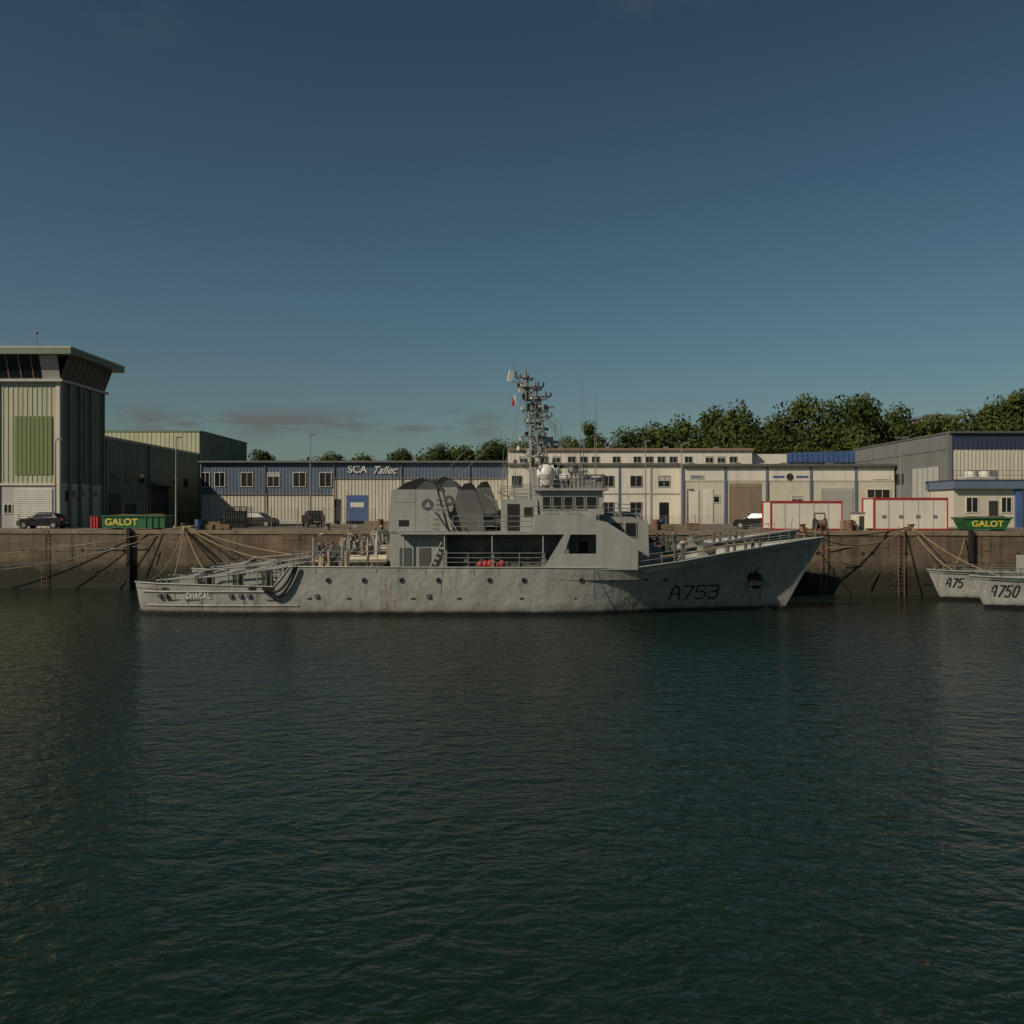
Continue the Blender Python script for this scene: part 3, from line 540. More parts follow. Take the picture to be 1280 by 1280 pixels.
# ---------------------------------------------------------------- blue and cream warehouse
W=G('ship_repair_warehouse',(-19,125,QZ)); Y=112
xl,xr=-38.5,-.6; xm=fx(415,Y); zt=12.45; zb1=fz(617,Y); zb2=fz(597,Y)
W.box('walls','cream',xl,xr,Y,Y+26,QZ-.3,zt-.1)
W.box('blue_band','blue',xl-.02,xm,Y-.06,Y,zb1,zt); W.box('blue_band','blue',xm,xr,Y-.06,Y,zb2,zt)
W.ribs('band_ribs','blue',xl,xm,Y-.06,zb1,zt,.42); W.ribs('band_ribs','blue',xm,xr,Y-.06,zb2,zt,.42)
W.ribs('wall_ribs','cream',xl,xm,Y,QZ,zb1,.42); W.ribs('wall_ribs','cream',xm,xr,Y,QZ,zb2,.42)
W.box('band_drip','mgrey',xl,xm,Y-.2,Y-.1,zb1-.06,zb1); W.box('band_drip','mgrey',xm,xr,Y-.2,Y-.1,zb2-.06,zb2)
W.box('roof','roof',xl-.15,xr+.05,Y-.4,Y+26.1,zt,zt+.18)
for a,b in ((252,262),(269,281),(302,316),(335,349),(367,382),(400,414)): W.win(fx(a,Y),fx(b,Y),fz(608,Y),fz(591,Y),Y-.1,'white',.06,1)
W.box('door','blue2',fx(433,Y),fx(460,Y),Y-.07,Y,QZ,fz(619,Y)); W.box('door','white',fx(438,Y),fx(455,Y),Y-.08,Y-.06,fz(634,Y),fz(628,Y))
W.box('door','dgrey',fx(418,Y),fx(426,Y),Y-.07,Y,QZ,fz(624,Y)); W.box('base_course','lgrey',xl,xr,Y-.07,Y,QZ,QZ+.4)
W.box('gutter','mgrey',xl-.1,xr,Y-.52,Y-.4,zt-.05,zt+.1)
for u in (250,330,416,500,585): W.tube('downpipes','mgrey',[(fx(u,Y)+.2,Y-.17,QZ),(fx(u,Y)+.2,Y-.17,zt)],.07,5)
W.text('sign_lettering','wht','SCA',(fx(447,Y),Y-.16,fz(587,Y)),1.3,ext=.02,bold=.015)
W.text('sign_lettering','wht','Tallec',(fx(480,Y),Y-.16,fz(588,Y)),1.35,ext=.02,shear=.5,sx=.95,bold=.012)
W.finish()

# ---------------------------------------------------------------- white office, back block, workshop
O=G('white_office_building',(10,118,QZ)); Y=110
O.box('walls','white',-.5,fx(850,Y),Y,Y+14,QZ-.3,fz(582,Y)); O.box('parapet','roof',-.6,fx(850,Y)+.1,Y-.25,Y+14.1,fz(582,Y),fz(579,Y))
for a,b in ((640,652),(668,680),(698,710),(726,739),(754,767),(788,802),(823,837)):
    O.win(fx(a,Y),fx(b,Y),fz(608,Y),fz(595,Y),Y,'lgrey',.07,1); 
    if a!=823: O.win(fx(a,Y),fx(b,Y),fz(641,Y),fz(628,Y),Y,'lgrey',.07,1)
O.box('door','glass',fx(824,Y),fx(836,Y),Y-.03,Y,QZ,fz(628,Y)); O.box('string_course','lgrey',-.5,fx(850,Y),Y-.05,Y,fz(618,Y),fz(616,Y))
for u in (773,812): O.box('pilaster','blue' if u==773 else 'lgrey',fx(u,Y),fx(u,Y)+.22,Y-.1,Y,QZ,fz(583,Y))
O.finish()
O=G('white_terrace_building',(17,128,QZ)); Y=126
O.box('walls','white',fx(635,Y),fx(940,Y),Y,Y+12,QZ-.3,fz(563,Y)); O.box('roof_edge','rooft',fx(635,Y)-.1,fx(940,Y)+.2,Y-.3,Y+12.2,fz(563,Y),fz(560.5,Y))
u=650
while u<930: O.win(fx(u,Y),fx(u+9,Y),fz(578,Y),fz(571,Y),Y,'lgrey',.06,1); u+=random.choice([15,19,26])
O.box('side_block','white',fx(940,Y),fx(986,Y),Y+1,Y+12,QZ-.3,fz(567,Y))
for u_ in (700,760,835,900): O.box('roof_vents','mgrey',fx(u_,Y),fx(u_+5,Y),Y+3,Y+4,fz(560.5,Y),fz(556,Y))
O.finish()
K=G('cream_workshop',(33,115,QZ)); Y=108; x0=fx(850,Y)+.4; x1=45.6
K.box('walls','cream',x0,x1,Y,Y+16,QZ-.3,fz(583,Y)); K.box('roof','roof',x0-.1,x1+.1,Y-.45,Y+16.1,fz(583,Y),fz(580,Y))
K.ribs('wall_ribs','cream',x0,x1,Y,fz(603,Y),fz(583,Y),.5)
K.box('white_panel','white',x0+.2,x1-.1,Y-.065,Y,fz(601,Y),fz(585,Y))
for u in (852,905,957,1012,1068,1120): K.box('posts','blue',fx(u,Y),fx(u,Y)+.25,Y-.16,Y,QZ,fz(583,Y))
K.box('roller_doors','door',fx(911,Y),fx(951,Y),Y-.08,Y,QZ,fz(604,Y)); 
for i in range(16): K.box('roller_doors','roof',fx(911,Y),fx(951,Y),Y-.1,Y-.07,QZ+.2+i*.28,QZ+.23+i*.28)
K.box('roller_doors','lgrey',fx(1026,Y),fx(1066,Y),Y-.08,Y,QZ,fz(610,Y))
for i in range(14): K.box('roller_doors','mgrey',fx(1026,Y),fx(1066,Y),Y-.1,Y-.07,QZ+.2+i*.28,QZ+.22+i*.28)
for u in (862,880): K.box('doors','white',fx(u,Y),fx(u+11,Y),Y-.09,Y,QZ,fz(612,Y)); 
K.box('doors','dgrey',fx(970,Y),fx(980,Y),Y-.08,Y,QZ,fz(628,Y)); K.win(fx(990,Y),fx(1003,Y),fz(632,Y),fz(620,Y),Y,'white'); K.win(fx(885,Y),fx(899,Y),fz(628,Y),fz(618,Y),Y,'white'); K.win(fx(1084,Y),fx(1112,Y),fz(622,Y),fz(612,Y),Y-.03,'white',.06,2)
zc=fz(596,Y)
K.box('sign_board','blue2',fx(966,Y),fx(980,Y),Y-.1,Y-.06,zc-.12,zc+.12); K.box('sign_board','blue2',fx(995,Y),fx(1010,Y),Y-.1,Y-.06,zc-.12,zc+.12); K.tube('sign_board','dgrey',[(fx(987,Y),Y-.05,zc),(fx(987,Y),Y-.12,zc)],.42,14)
K.box('sign_board','lgrey',fx(862,Y),fx(880,Y),Y-.1,Y-.06,zc-.3,zc+.25); K.box('sign_board','blue2',fx(864,Y),fx(878,Y),Y-.11,Y-.09,zc-.1,zc+.05)
K.box('sign_board','white',fx(1090,Y),fx(1112,Y),Y-.12,Y-.06,zc-.3,zc+.3)
for u_ in (870,930,990,1050,1100): K.box('roof_vents','mgrey',fx(u_,Y),fx(u_+7,Y),Y+4,Y+5,fz(580,Y),fz(576,Y))
K.finish()
b=G('blue_roofed_shed',(50,142,QZ)); Y=142
b.box('walls','lgrey',fx(985,Y),fx(1085,Y),Y,Y+14,QZ-.3,fz(578,Y)); b.prism('roof','blue2',[(fx(984,Y),fz(578,Y)),(fx(984,Y),fz(566,Y)),(fx(1086,Y),fz(563,Y)),(fx(1086,Y),fz(578,Y))],Y-.3,Y+14); b.ribs('roof','blue2',fx(985,Y),fx(1085,Y),Y-.3,fz(578,Y),fz(567,Y),.8,.15,.08); b.finish()
R=G('large_blue_workshop',(60,108,QZ)); Y=95; xw=fx(1187,Y)
R.box('walls','cream',xw,xw+40,Y,121,QZ-.3,13.0); R.box('blue_band','navy',xw-.06,xw+40,Y-.08,121,12.9,14.55) 
R.ribs('band_ribs','navy',xw,xw+30,Y-.08,12.9,14.5,.5); R.ribs('wall_ribs','cream',xw,xw+30,Y,9,12.9,.4)
R.box('roof','roof',xw-.2,xw+40.2,Y-.35,121.2,14.55,14.75)
R.box('side_cladding','mgrey',xw-.05,xw+.1,Y+.1,120.9,QZ,12.88); R.box('side_cladding','mgrey',xw-.12,xw-.07,Y+.1,120.9,12.9,14.5); R.ribsx('side_ribs','mgrey',xw-.05,Y+.2,121,9.5,12.85,-1,.6)
R.box('side_door','lgrey',xw-.15,xw,Y+2,Y+8.5,QZ,11.2)
for i in range(6): R.box('side_door','mgrey',xw-.18,xw-.1,Y+2+i*1.3,Y+2.08+i*1.3,QZ,11.2)
for y in (Y+11,Y+15,Y+19,Y+23): R.box('side_windows','glass',xw-.14,xw,y,y+2.6,9.6,10.8)
R.box('corner_post','mgrey',xw-.22,xw+.2,Y-.15,Y+.2,QZ,14.55)
R.finish()
R=G('quayside_office',(55,93,QZ)); Y=88; x0=fx(1192,Y)
R.box('walls','cream',x0,x0+25,Y,Y+5.5,QZ-.3,fz(611,Y)); R.box('blue_fascia','blue',x0-.2,x0+25,Y-.5,Y+5.6,fz(611,Y),fz(600,Y)); R.box('blue_fascia','navy',x0-.22,x0+25,Y-.52,Y+5.6,fz(601.5,Y),fz(599.5,Y))
R.box('pillar','blue2',fx(1268,Y),fx(1276,Y),Y-.3,Y,QZ,fz(611,Y)); R.win(fx(1208,Y),fx(1222,Y),fz(640,Y),fz(622,Y),Y,'white'); R.box('door','dgrey',fx(1236,Y),fx(1247,Y),Y-.05,Y,QZ,fz(626,Y)); R.win(fx(1252,Y),fx(1264,Y),fz(640,Y),fz(622,Y),Y,'white')
for u,w in ((1226,13),(1244,15)):
    xx=fx(u,Y); R.tube('roof_units','wht',[(xx,Y+2,fz(599.5,Y)),(xx,Y+2,fz(588,Y))],.55,14); R.box('roof_units','lgrey',xx-.7,xx+.7,Y+1.2,Y+2.8,fz(599.5,Y),fz(595,Y))
R.box('roof_units','mgrey',fx(1235,Y),fx(1268,Y),Y+3,Y+4,fz(599.5,Y),fz(586,Y)); R.rail('roof_rail','mast',[(x0,Y,fz(599.5,Y)),(x0+12,Y,fz(599.5,Y))],.9,2)
R.finish()

# ---------------------------------------------------------------- site cabins, skips
def cabin(u0,u1,v0,v1,Y,dep=2.5):
    x0,x1=fx(u0,Y),fx(u1,Y); z1=fz(v0,Y); g=G('site_container',((x0+x1)/2,Y+1,QZ))
    g.box('shell','white',x0+.1,x1-.1,Y,Y+dep,QZ+.15,z1-.1)
    for a,b_ in ((x0,x0+.1),(x1-.1,x1)):
        for y in (Y-.04,Y+dep-.12): g.box('frame','red',a,b_,y,y+.16,QZ+.02,z1)
    for y in (Y-.04,Y+dep-.12): g.box('frame','red',x0+.1,x1-.1,y,y+.16,z1-.17,z1); g.box('frame','red',x0+.1,x1-.1,y,y+.16,QZ+.02,QZ+.15)
    g.box('roof','red',x0+.05,x1-.05,Y+.12,Y+dep-.12,z1-.08,z1-.02)
    n=5
    for i in range(1,n): q_=x0+(x1-x0)*i/n; g.box('panel_joints','lgrey',q_-.03,q_+.03,Y-.02,Y+.01,QZ+.2,z1-.18)
    if u0>1050:
        for i in range(4): q_=x0+(x1-x0)*(i+.5)/4.4; g.box('panel_labels','mgrey',q_,q_+.35,Y-.03,Y,QZ+1.0,QZ+1.25)
    g.finish()
cabin(963,1053,626,664,74); cabin(1092,1185,622,664,74)
g=G('portable_cabin',(fx(1080,76),76.5,QZ)); Y=76; g.box('shell','white',fx(1071,Y),fx(1089,Y),Y,Y+1.3,QZ,fz(642,Y)); g.box('roof','mgrey',fx(1070,Y),fx(1090,Y),Y-.06,Y+1.36,fz(642,Y),fz(640,Y)); g.box('door','dgrey',fx(1074,Y),fx(1080,Y),Y-.03,Y,QZ,fz(645,Y)); g.box('vents','mgrey',fx(1082,Y),fx(1087,Y),Y-.03,Y,fz(652,Y),fz(648,Y)); g.finish()
def skip(xc,Y,w,h,txt,ts,tap=.13,tx=0,stretch=1.15):
    g=G('waste_skip',(xc,Y,QZ)); t=w*tap
    P=[(xc-w/2+t,QZ+.12),(xc+w/2-t,QZ+.12),(xc+w/2,QZ+h),(xc-w/2,QZ+h)]
    g.prism('body','gskip',P,Y-.9,Y+.9)
    for y in (-.98,.9): g.box('rim','gskip',xc-w/2-.06,xc+w/2+.06,Y+y,Y+y+.08,QZ+h-.1,QZ+h+.03)
    g.prism('load','rustm',[(xc-w*.4,QZ+h),(xc-w*.2,QZ+h+.12),(xc+w*.1,QZ+h+.06),(xc+w*.35,QZ+h+.15),(xc+w*.42,QZ+h)],Y-.7,Y+.7)
    tw=len(txt)*ts*.38*stretch
    for i in range(1,10):
        q_=xc-w/2+t+(w-2*t)*i/10
        if abs(q_-xc-tx)>tw: g.box('stiffeners','gskip',q_-.04,q_+.04,Y-.97,Y-.9,QZ+.15,QZ+h-.1)
    for dx in (-w*.32,w*.32): g.box('skids','dgrey',xc+dx-.15,xc+dx+.15,Y-.8,Y+.8,QZ,QZ+.12)
    g.text('lettering','yell',txt,(xc+tx,Y-.93,QZ+h*.52),ts,ext=.012,bold=.012,sx=stretch); g.finish()
skip(fx(1227,72.5),72.5,3.9,1.05,'GALOT',.66); skip(fx(172,78),78,5.4,1.2,'GALOT',.8,.01,-1.0,1.05)
g=G('red_container',(fx(124,79),79,QZ)); Y=79
g.box('body','red',fx(119,Y),fx(130,Y),Y-1,Y+1,QZ+.1,QZ+1.15); g.ribs('body','red',fx(119,Y),fx(130,Y),Y-1,QZ+.1,QZ+1.1,.25); g.box('lid','dgrey',fx(118,Y),fx(131,Y),Y-1.05,Y+1.05,QZ+1.15,QZ+1.22); g.finish()

# ---------------------------------------------------------------- cars
def car(xc,yc,rz,L=4.1,W_=1.74,Hh=1.46,suv=False):
    g=G('parked_car',(0,0,0)); k=L/4.1; hh=Hh/1.46; z0=.2
    prof=[(-2.02,.35,.78),(-2.05,.62,.82),(-1.98,.92,.82),(-1.7,1.02,.8),(-1.25,1.36,.62),(-.9,1.44,.6),(.1,1.46,.6),(.45,1.38,.62),(1.05,.98,.78),(1.75,.84,.8),(2.0,.66,.78),(2.05,.4,.76),(1.95,.24,.74),(-1.9,.24,.74)]
    if suv: prof[3]=(-1.9,1.05,.8); prof[4]=(-1.65,1.4,.64); prof[5]=(-1.2,1.46,.62)
    P=[(a*k,b_*hh,c*W_/1.74) for a,b_,c in prof]; n=len(P)
    rows_=[]
    for t in (-1,-.9,.9,1):
        rr=[]
        for (x,z,w) in P:
            s_=.94 if abs(t)==1 else 1; rr.append((x*s_,t*w,.75+(z-.75)*s_))
        rows_.append(rr)
    v=sum(rows_,[]); f=[]
    for j in range(3):
        for i in range(n): f.append((j*n+i,j*n+(i+1)%n,(j+1)*n+(i+1)%n,(j+1)*n+i))
    for b0,rev in ((0,True),(3*n,False)):
        lo=[b0+i for i in (0,1,2,3,8,9,10,11,12,13)]; up=[b0+i for i in (3,4,5,6,7,8)]
        f.append(lo[::-1] if rev else lo); f.append(up[::-1] if rev else up)
    g.add('body','carb',v,f)
    for sg in (-1,1):
        y=sg*.78*W_/1.74; y2=sg*.64*W_/1.74
        xs=[(-1.5 if suv else -1.35,-1.5 if suv else -1.05),(-.42,-.42)],[(-.36,-.36),(.62,.3)]
        for (a,b_) in xs:
            g.add('windows','cglass',[(a[0]*k,y*1.0+sg*.012,.98*hh),(b_[0]*k,y+sg*.012,.98*hh),(b_[1]*k,y2+sg*.02,1.34*hh),(a[1]*k,y2+sg*.02,1.34*hh)],[(0,1,2,3)])
        for wx in (-1.28,1.3):
            g.tube('wheels','tyre',[(wx*k,sg*.62,.31),(wx*k,sg*.84,.31)],.31,18); g.tube('wheels','steel',[(wx*k,sg*.7,.31),(wx*k,sg*.855,.31)],.19,12); g.tube('wheels','black',[(wx*k,sg*.8,.33),(wx*k,sg*.815,.33)],.38,18)
        g.sph('mirrors','carb',(.72*k,sg*.92,.98*hh),.11,(.6,1,.7),8,6)
        g.box('headlamps','lgrey',1.86*k,2.02*k,min(sg*.5,sg*.7),max(sg*.5,sg*.7),.62*hh,.7*hh); g.box('tail_lamps','red',-2.07*k,-1.9*k,min(sg*.5,sg*.76),max(sg*.5,sg*.76),.74*hh,.95*hh)
    g.add('windows','cglass',[(.47*k,-.55,1.37*hh+.012),(.47*k,.55,1.37*hh+.012),(1.0*k,.68,1.02*hh+.012),(1.0*k,-.68,1.02*hh+.012)],[(0,1,2,3)])
    rx=(-1.93,-1.67,1.08,1.38) if suv else (-1.68,-1.3,1.06,1.34)
    g.add('windows','cglass',[(rx[0]*k-.015,-.66,rx[2]*hh),(rx[0]*k-.015,.66,rx[2]*hh),(rx[1]*k-.015,.52,rx[3]*hh),(rx[1]*k-.015,-.52,rx[3]*hh)],[(0,1,2,3)])
    g.box('number_plate','wht',-2.08*k,-2.04*k,-.25,.25,.5,.6); g.finish(loc=(xc,yc,QZ),rz=rz)
car(fx(54,82),82,math.pi,4.2); car(fx(323,92),92,math.radians(-12),4.0); car(fx(391,90),90,math.radians(112),4.3,1.8,1.65,True); car(fx(300,97),97,math.radians(170),4.1); car(fx(946,80),80,math.radians(150),3.9); car(fx(6,88),89,0)

# ---------------------------------------------------------------- lamps, fence, clutter
def lamp(x,y,z1,arm=1.2,dbl=False):
    g=G('street_lamp',(x,y,QZ)); g.tube('pole','steel',[(x,y,QZ),(x,y,z1)],.1,8,.05); g.tube('base','conc',[(x,y,QZ),(x,y,QZ+.25)],.25,8)
    for s_ in ((-1,1) if dbl else (1,)): g.tube('arm','steel',[(x,y,z1-.05),(x+s_*arm*.6,y-.1,z1+.15),(x+s_*arm,y-.2,z1+.18)],.04,6); g.obox('lantern','mgrey',(x+s_*arm,y-.2,z1+.16),(.5,.24,.12),0)
    g.finish()
lamp(fx(220,84),84,fz(549,84),.3); lamp(fx(388,104),104,fz(545,104),.3); lamp(fx(852,100),100,fz(556,100),.5); lamp(fx(1126,90),90,fz(549,90),.4,True); lamp(fx(807,104),104,fz(553,104),.3)
lamp(fx(68,84),84.2,fz(551,84),.5)
def fence(x0,x1,y,h=1.9):
    g=G('wire_mesh_fence',((x0+x1)/2,y,QZ)); n=int((x1-x0)/2.4)
    for i in range(n+1): x=x0+(x1-x0)*i/n; g.tube('posts','steel',[(x,y,QZ),(x,y,QZ+h)],.035,5)
    for k in range(9): g.tube('wires','steel',[(x0,y,QZ+.1+k*(h-.15)/8),(x1,y,QZ+.1+k*(h-.15)/8)],.01,3)
    x=x0
    while x<x1: g.tube('wires','steel',[(x,y,QZ+.1),(x,y,QZ+h)],.007,3); x+=.3
    g.finish()
fence(fx(310,88),fx(470,88),87.2); fence(fx(760,84),fx(905,84),84,1.2); fence(fx(-60,80),fx(20,80),80.5,1.3)
g=G('steel_cage_store',(fx(290,84),84,QZ)); Y=84; xa,xb=fx(275,Y),fx(308,Y)
for x in np.linspace(xa,xb,12): g.tube('bars','dgrey',[(x,Y,QZ),(x,Y,QZ+2.0)],.035,4); g.tube('bars','dgrey',[(x,Y+1.6,QZ),(x,Y+1.6,QZ+2.0)],.035,4)
for z in (.1,1,2): g.box('bars','dgrey',xa,xb,Y-.04,Y+.04,QZ+z-.03,QZ+z+.03)
g.box('contents','dgrey',xa+.2,xb-.3,Y+.3,Y+1.4,QZ,QZ+1.6); g.finish()
random.seed(31)
def crate(x,y,w,h):
    g=G('wooden_crate',(x,y,QZ)); g.box('box','wood',x-w/2,x+w/2,y-.4,y+.4,QZ+.1,QZ+h)
    for i in range(3): g.box('slats','wood',x-w/2-.03,x+w/2+.03,y-.44,y-.4,QZ+.12+i*(h-.2)/2,QZ+.2+i*(h-.2)/2)
    for d in (-.4,.4): g.box('feet','wood',x+d*w-.06,x+d*w+.06,y-.4,y+.4,QZ,QZ+.1)
    g.finish()
for u,y in ((262,76),(270,77.5),(282,76.5),(505,80),(640,80),(835,76),(865,75),(1060,72.6)): crate(fx(u,y),y,random.uniform(.7,1.4),random.uniform(.4,.8))
def drum(x,y,m):
    g=G('oil_drum',(x,y,QZ)); g.tube('drum',m,[(x,y,QZ),(x,y,QZ+.88)],.29,14)
    for z in (.02,.3,.58,.86): g.tube('drum',m,[(x,y,QZ+z-.015),(x,y,QZ+z+.015)],.305,14)
    g.finish(single=True)
for u,y,m in ((248,75.5,'blue2'),(253,75.9,'gskip'),(475,78,'rustm'),(820,76,'rustm'),(826,76.6,'blue2'),(1062,71.6,'rustm')): drum(fx(u,y),y,m)
g=G('cable_winch',(fx(1027,70.5),70.8,QZ)); x=fx(1027,70.5);y=70.9
g.tube('drum','rustm',[(x-.4,y,QZ+.55),(x+.4,y,QZ+.55)],.35,14)
for d in (-.4,.4): g.tube('flanges','dgrey',[(x+d-.04,y,QZ+.55),(x+d+.04,y,QZ+.55)],.5,16); g.box('frame','dgrey',x+d-.06,x+d+.06,y-.6,y+.6,QZ,QZ+.3); g.tube('frame','dgrey',[(x+d,y,QZ),(x+d,y,QZ+1.4)],.05,5)
g.tube('frame','dgrey',[(x-.4,y,QZ+1.4),(x+.4,y,QZ+1.4)],.05,5); g.finish()
g=G('rope_coil',(fx(236,75),75,QZ))
for i in range(5): 
    c=Vector((fx(232+i*2.2,74.6),74.6,QZ+.08+.06*(i%3))); g.tube('coil','rope1',[c+Vector((math.cos(t)*.4,math.sin(t)*.4,.05*i)) for t in np.linspace(0,6.28,16)],.05,5)
g.finish(single=True)
g=G('jersey_barrier',(fx(480,82),82,QZ))
for i in range(9): x=fx(455,82)+i*1.55; g.prism('blocks','conc',[(x,QZ),(x+1.45,QZ),(x+1.4,QZ+.7),(x+.05,QZ+.7)],81.8,82.2)
g.finish(single=True)
g=G('parking_markings')
for i in range(14):
    x=-33+i*2.6; g.add('lines','line',[(x,96,QZ+.006),(x+.12,96,QZ+.006),(x+.12,101,QZ+.006),(x,101,QZ+.006)],[(0,1,2,3)])
g.add('lines','line',[(-60,79.5,QZ+.006),(60,78.0,QZ+.006),(60,78.12,QZ+.006),(-60,79.62,QZ+.006)],[(0,1,2,3)]); g.finish(single=True)
g=G('kerb'); g.box('kerb','conc',-38,45,106,106.15,QZ,QZ+.12); g.finish(single=True)

# ---------------------------------------------------------------- hill and trees
def hillz(x,y):
    t=max(0,min(1,(y-150)/70)); r=max(0,min(1,(x+20)/70)); return QZ-.05+ t*t*(3-2*t)*(3+9*r)+1.2*math.sin(x*.05)*t
nx_,ny_=60,14; v=[];f=[]
for j in range(ny_):
    for i in range(nx_):
        x=-330+i*12; y=150+j*14; v.append((x,y,hillz(x,y)-.02))
for j in range(ny_-1):
    for i in range(nx_-1): f.append((j*nx_+i,j*nx_+i+1,(j+1)*nx_+i+1,(j+1)*nx_+i))
me=bpy.data.meshes.new('hill'); me.from_pydata(v,[],f); me.materials.append(M['grass']); o=bpy.data.objects.new('hill',me); bpy.context.scene.collection.objects.link(o)
rng=np.random.default_rng(4)
def crown(n,h,w,leaf,seed,zl=.3):
    r=np.random.default_rng(seed); k=16; cs=[]
    for i in range(k):
        a=r.uniform(0,6.28); d=r.uniform(.1,.8)*w/2; z=r.uniform(zl,.88)*h
        if z>.68*h: d*=.6
        cs.append((d*math.cos(a),d*math.sin(a),z,r.uniform(.13,.25)*w))
    cs.append((0,0,.86*h,.18*w)); cs.append((0,0,.55*h,.3*w))
    cs=np.array(cs); idx=r.integers(0,len(cs),n); d=r.normal(size=(n,3)); d/=np.linalg.norm(d,axis=1)[:,None]
    rad=cs[idx,3]*r.uniform(.5,1.12,n); c=cs[idx,:3]+d*rad[:,None]*np.array([1,1,.8*h/w if h<w*1.4 else .9])
    nrm=d+r.normal(size=(n,3))*.5; nrm/=np.linalg.norm(nrm,axis=1)[:,None]
    t=np.cross(nrm,r.normal(size=(n,3))); t/=np.linalg.norm(t,axis=1)[:,None]; b_=np.cross(nrm,t); s_=leaf*r.uniform(.5,1.2,n)[:,None]/2
    return np.stack([c-t*s_,c+b_*s_*.7,c+t*s_,c-b_*s_*.7],1).reshape(-1,3)
def meshfrom(name,V,mat):
    n=len(V)//4; me=bpy.data.meshes.new(name); me.vertices.add(len(V)); me.vertices.foreach_set('co',V.astype(np.float32).ravel()); me.loops.add(4*n); me.loops.foreach_set('vertex_index',np.arange(4*n,dtype=np.int32)); me.polygons.add(n); me.polygons.foreach_set('loop_start',np.arange(0,4*n,4,dtype=np.int32)); me.materials.append(mat); me.update(calc_edges=True); me.validate(); return me
def trunk(g,x,y,z,h,part='trunk_and_limbs'):
    g.tube(part,'bark',[(x,y,z-.4),(x+.1,y,z+h*.25),(x,y+.1,z+h*.7)],h*.028,6,h*.01)
    for i in range(5):
        a=rng.uniform(0,6.28); q_=rng.uniform(.2,.5)*h; g.tube(part,'bark',[(x,y,z+q_),(x+math.cos(a)*h*.12,y+math.sin(a)*h*.12,z+q_+h*.12),(x+math.cos(a)*h*.24,y+math.sin(a)*h*.24,z+q_+h*.28)],h*.014,4,h*.004)
temps=[crown(3900,1,1.0,.05,s_,.12) for s_ in range(7)]
top=[(640,546),(690,550),(760,534),(800,525),(850,520),(885,505),(925,500),(958,510),(985,520),(1005,493),(1060,490),(1110,494),(1135,515),(1180,520),(1210,510),(1250,495),(1290,484),(1400,490),(1600,500)]
topl=[(330,590),(395,566),(450,565),(480,572),(520,562),(580,556),(620,546),(640,546)]
Vs=[]; TL=G('distant_tree_line'); 
def profile(u):
    P=topl+top[1:]
    return np.interp(u,[p[0] for p in P],[p[1] for p in P])
u=380
while u<1600:
    Yt=190+rng.uniform(-8,8)
    if u<600: Yt=165+rng.uniform(-5,5)
    x=fx(u,Yt); zt_=fz(profile(u)+rng.uniform(-2,5),Yt); gz=hillz(x,Yt); h=zt_-gz; w=min(max(h*1.05,6),15)
    tv=temps[rng.integers(0,7)].copy(); a=rng.uniform(0,6.28); c,s_=math.cos(a),math.sin(a)
    X=tv[:,0]*c-tv[:,1]*s_; Yy=tv[:,0]*s_+tv[:,1]*c
    Vs.append(np.stack([X*w+x,Yy*w+Yt,tv[:,2]*h+gz],1)); trunk(TL,x,Yt,gz,h)
    for q_ in range(2):
        tv=temps[rng.integers(0,7)]; h2=h*rng.uniform(.6,.85); Vs.append(np.stack([tv[:,0]*w*1.1+x+rng.uniform(-4,4),tv[:,1]*w+Yt-6+14*q_,(tv[:,2]-.12)*h2*1.05+gz],1))
    u+=w*F/Yt*rng.uniform(.32,.5)
e=TL.finish()
lm=meshfrom('distant_tree_line_foliage',np.concatenate(Vs),M['leaf']); o=bpy.data.objects.new('foliage',lm); o.parent=e; bpy.context.scene.collection.objects.link(o)
def tree(u,v,Y,w,zl=.3):
    x=fx(u,Y); gz=max(QZ,hillz(x,Y)); h=fz(v,Y)-gz; g=G('broadleaf_tree',(x,Y,gz)); trunk(g,x,Y,gz,h); e=g.finish(); V=crown(5200,h,w,.42,int(u),zl); o=bpy.data.objects.new('crown',meshfrom('crown',V,M['leaf'])); o.parent=e; bpy.context.scene.collection.objects.link(o)
tree(329,557,150,5.6,.45); tree(502,554,150,6,.45); tree(553,549,150,8.5,.4); tree(736,516,148,7.2); tree(617,545,155,8.5); tree(455,566,150,7); tree(421,565,152,6.5)
def house(u0,u1,v0,v1,Y,n='hillside_house',rm='mgrey'):
    g=G(n,(fx(u0,Y),Y,0)); x0,x1=fx(u0,Y),fx(u1,Y); g.box('walls','wht',x0,x1,Y,Y+8,QZ,fz(v0,Y)); g.prism('roof',rm,[(x0-.3,fz(v0,Y)),(x1+.3,fz(v0,Y)),(x1-1,fz(v0,Y)+.8),(x0+1,fz(v0,Y)+.8)],Y-.3,Y+8.3)
    for i in range(3): xx=x0+(x1-x0)*(i+.5)/3.3; g.box('windows','glass',xx,xx+.9,Y-.03,Y,fz(v0,Y)-2,fz(v0,Y)-.8)
    g.finish()
house(1152,1200,523,530,195)

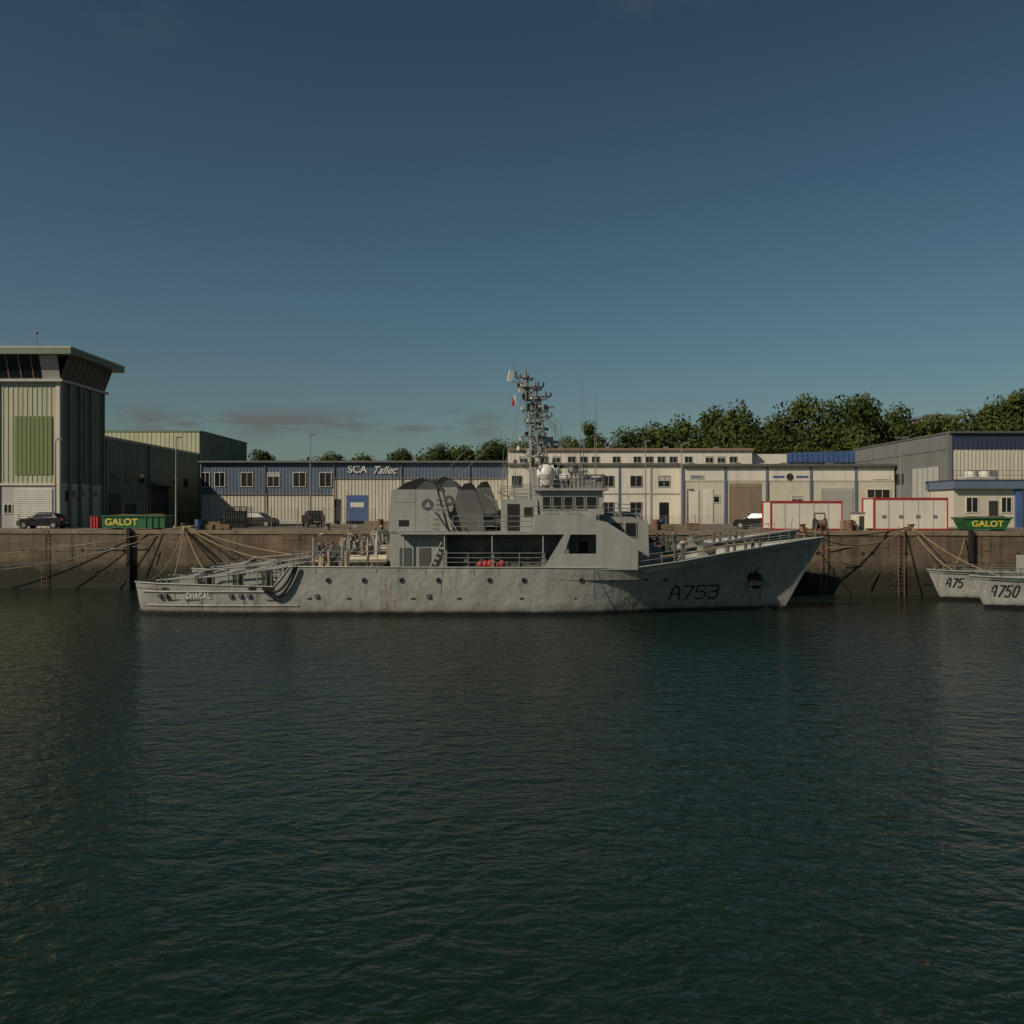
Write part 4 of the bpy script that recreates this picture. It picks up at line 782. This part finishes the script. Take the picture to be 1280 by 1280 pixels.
# ---------------------------------------------------------------- sky, sun, camera
sd=Vector((-.84,-.60,.80)).normalized(); el=math.asin(sd.z); rot=math.atan2(sd.x,sd.y)
w=bpy.data.worlds.new('World'); bpy.context.scene.world=w; w.use_nodes=True; nt=w.node_tree; L=nt.links.new; bg=nt.nodes['Background']
sky=nn(nt,'ShaderNodeTexSky'); sky.sky_type='NISHITA'; sky.sun_disc=False; sky.sun_elevation=el; sky.sun_rotation=rot; sky.air_density=1.0; sky.dust_density=1.0; sky.ozone_density=1.3
hs=nn(nt,'ShaderNodeHueSaturation'); hs.inputs['Saturation'].default_value=.9; L(sky.outputs[0],hs.inputs['Color'])
tc=nn(nt,'ShaderNodeTexCoord'); sp=nn(nt,'ShaderNodeSeparateXYZ'); L(tc.outputs['Generated'],sp.inputs[0])
cr=nn(nt,'ShaderNodeValToRGB'); cr.color_ramp.elements[0].position=0; cr.color_ramp.elements[0].color=(.74,.84,.77,1); cr.color_ramp.elements[1].position=.55; cr.color_ramp.elements[1].color=(.34,.53,.60,1); em=cr.color_ramp.elements.new(.22); em.color=(.58,.80,.80,1); L(sp.outputs[2],cr.inputs[0])
tint=nn(nt,'ShaderNodeMix',data_type='RGBA',blend_type='MULTIPLY'); tint.inputs[0].default_value=1; L(hs.outputs[0],tint.inputs[6]); L(cr.outputs[0],tint.inputs[7])
def cloud(prev,el0,el1,az0,az1,sc,lo,hi,amt,colr,loc,se,sa=.06):
    def ramp(sock,a,b_,soft):
        m1=nn(nt,'ShaderNodeMapRange'); m1.interpolation_type='SMOOTHSTEP'; m1.inputs[1].default_value=a-soft; m1.inputs[2].default_value=a+soft; L(sock,m1.inputs[0])
        m2=nn(nt,'ShaderNodeMapRange'); m2.interpolation_type='SMOOTHSTEP'; m2.inputs[1].default_value=b_-soft; m2.inputs[2].default_value=b_+soft; m2.inputs[3].default_value=1; m2.inputs[4].default_value=0; L(sock,m2.inputs[0])
        m=nn(nt,'ShaderNodeMath',operation='MULTIPLY'); L(m1.outputs[0],m.inputs[0]); L(m2.outputs[0],m.inputs[1]); return m.outputs[0]
    mp=nn(nt,'ShaderNodeMapping'); mp.inputs['Scale'].default_value=sc; mp.inputs['Location'].default_value=loc; L(tc.outputs['Generated'],mp.inputs[0])
    n=nn(nt,'ShaderNodeTexNoise'); n.inputs['Scale'].default_value=1; n.inputs['Detail'].default_value=8; n.inputs['Roughness'].default_value=.55; L(mp.outputs[0],n.inputs['Vector'])
    r=nn(nt,'ShaderNodeMapRange'); r.inputs[1].default_value=lo; r.inputs[2].default_value=hi; r.inputs[4].default_value=amt; L(n.outputs['Fac'],r.inputs[0])
    a=ramp(sp.outputs[2],el0,el1,se); b_=ramp(sp.outputs[0],az0,az1,sa)
    m=nn(nt,'ShaderNodeMath',operation='MULTIPLY'); L(a,m.inputs[0]); L(b_,m.inputs[1]); m2=nn(nt,'ShaderNodeMath',operation='MULTIPLY'); L(m.outputs[0],m2.inputs[0]); L(r.outputs[0],m2.inputs[1])
    x=nn(nt,'ShaderNodeMix',data_type='RGBA'); L(m2.outputs[0],x.inputs[0]); L(prev,x.inputs[6]); x.inputs[7].default_value=colr; return x.outputs[2]
c1=cloud(tint.outputs[2],.084,.106,-.42,.02,(15,15,62),.44,.60,.75,(2.35,2.1,2.1,1),(2.2,0,.5),.014)
c2=cloud(c1,.455,.50,.08,.18,(6,6,12),.38,.66,.45,(2.5,2.4,2.4,1),(5.1,0,1.2),.03,.05)
c3=cloud(c2,.43,.46,-.37,-.31,(8,8,16),.38,.66,.4,(2.5,2.4,2.4,1),(3.1,0,2.2),.03,.03)
L(c3,bg.inputs[0]); bg.inputs[1].default_value=.05
sl=bpy.data.lights.new('sun','SUN'); sl.energy=4.0; sl.angle=math.radians(.5); sl.color=(1,.87,.68); so=bpy.data.objects.new('sun',sl); so.rotation_euler=sd.to_track_quat('Z','Y').to_euler(); so.location=(0,0,60); bpy.context.scene.collection.objects.link(so)
cam=bpy.data.cameras.new('camera'); cam.sensor_width=36; cam.lens=36*F/1280; cam.clip_end=6000; cam.clip_start=.1; co_=bpy.data.objects.new('camera',cam); co_.location=(0,0,CH); co_.rotation_euler=(math.pi/2,0,0); bpy.context.scene.collection.objects.link(co_); bpy.context.scene.camera=co_
sc=bpy.context.scene; sc.view_settings.view_transform='Standard'; sc.view_settings.look='None'; sc.view_settings.exposure=0
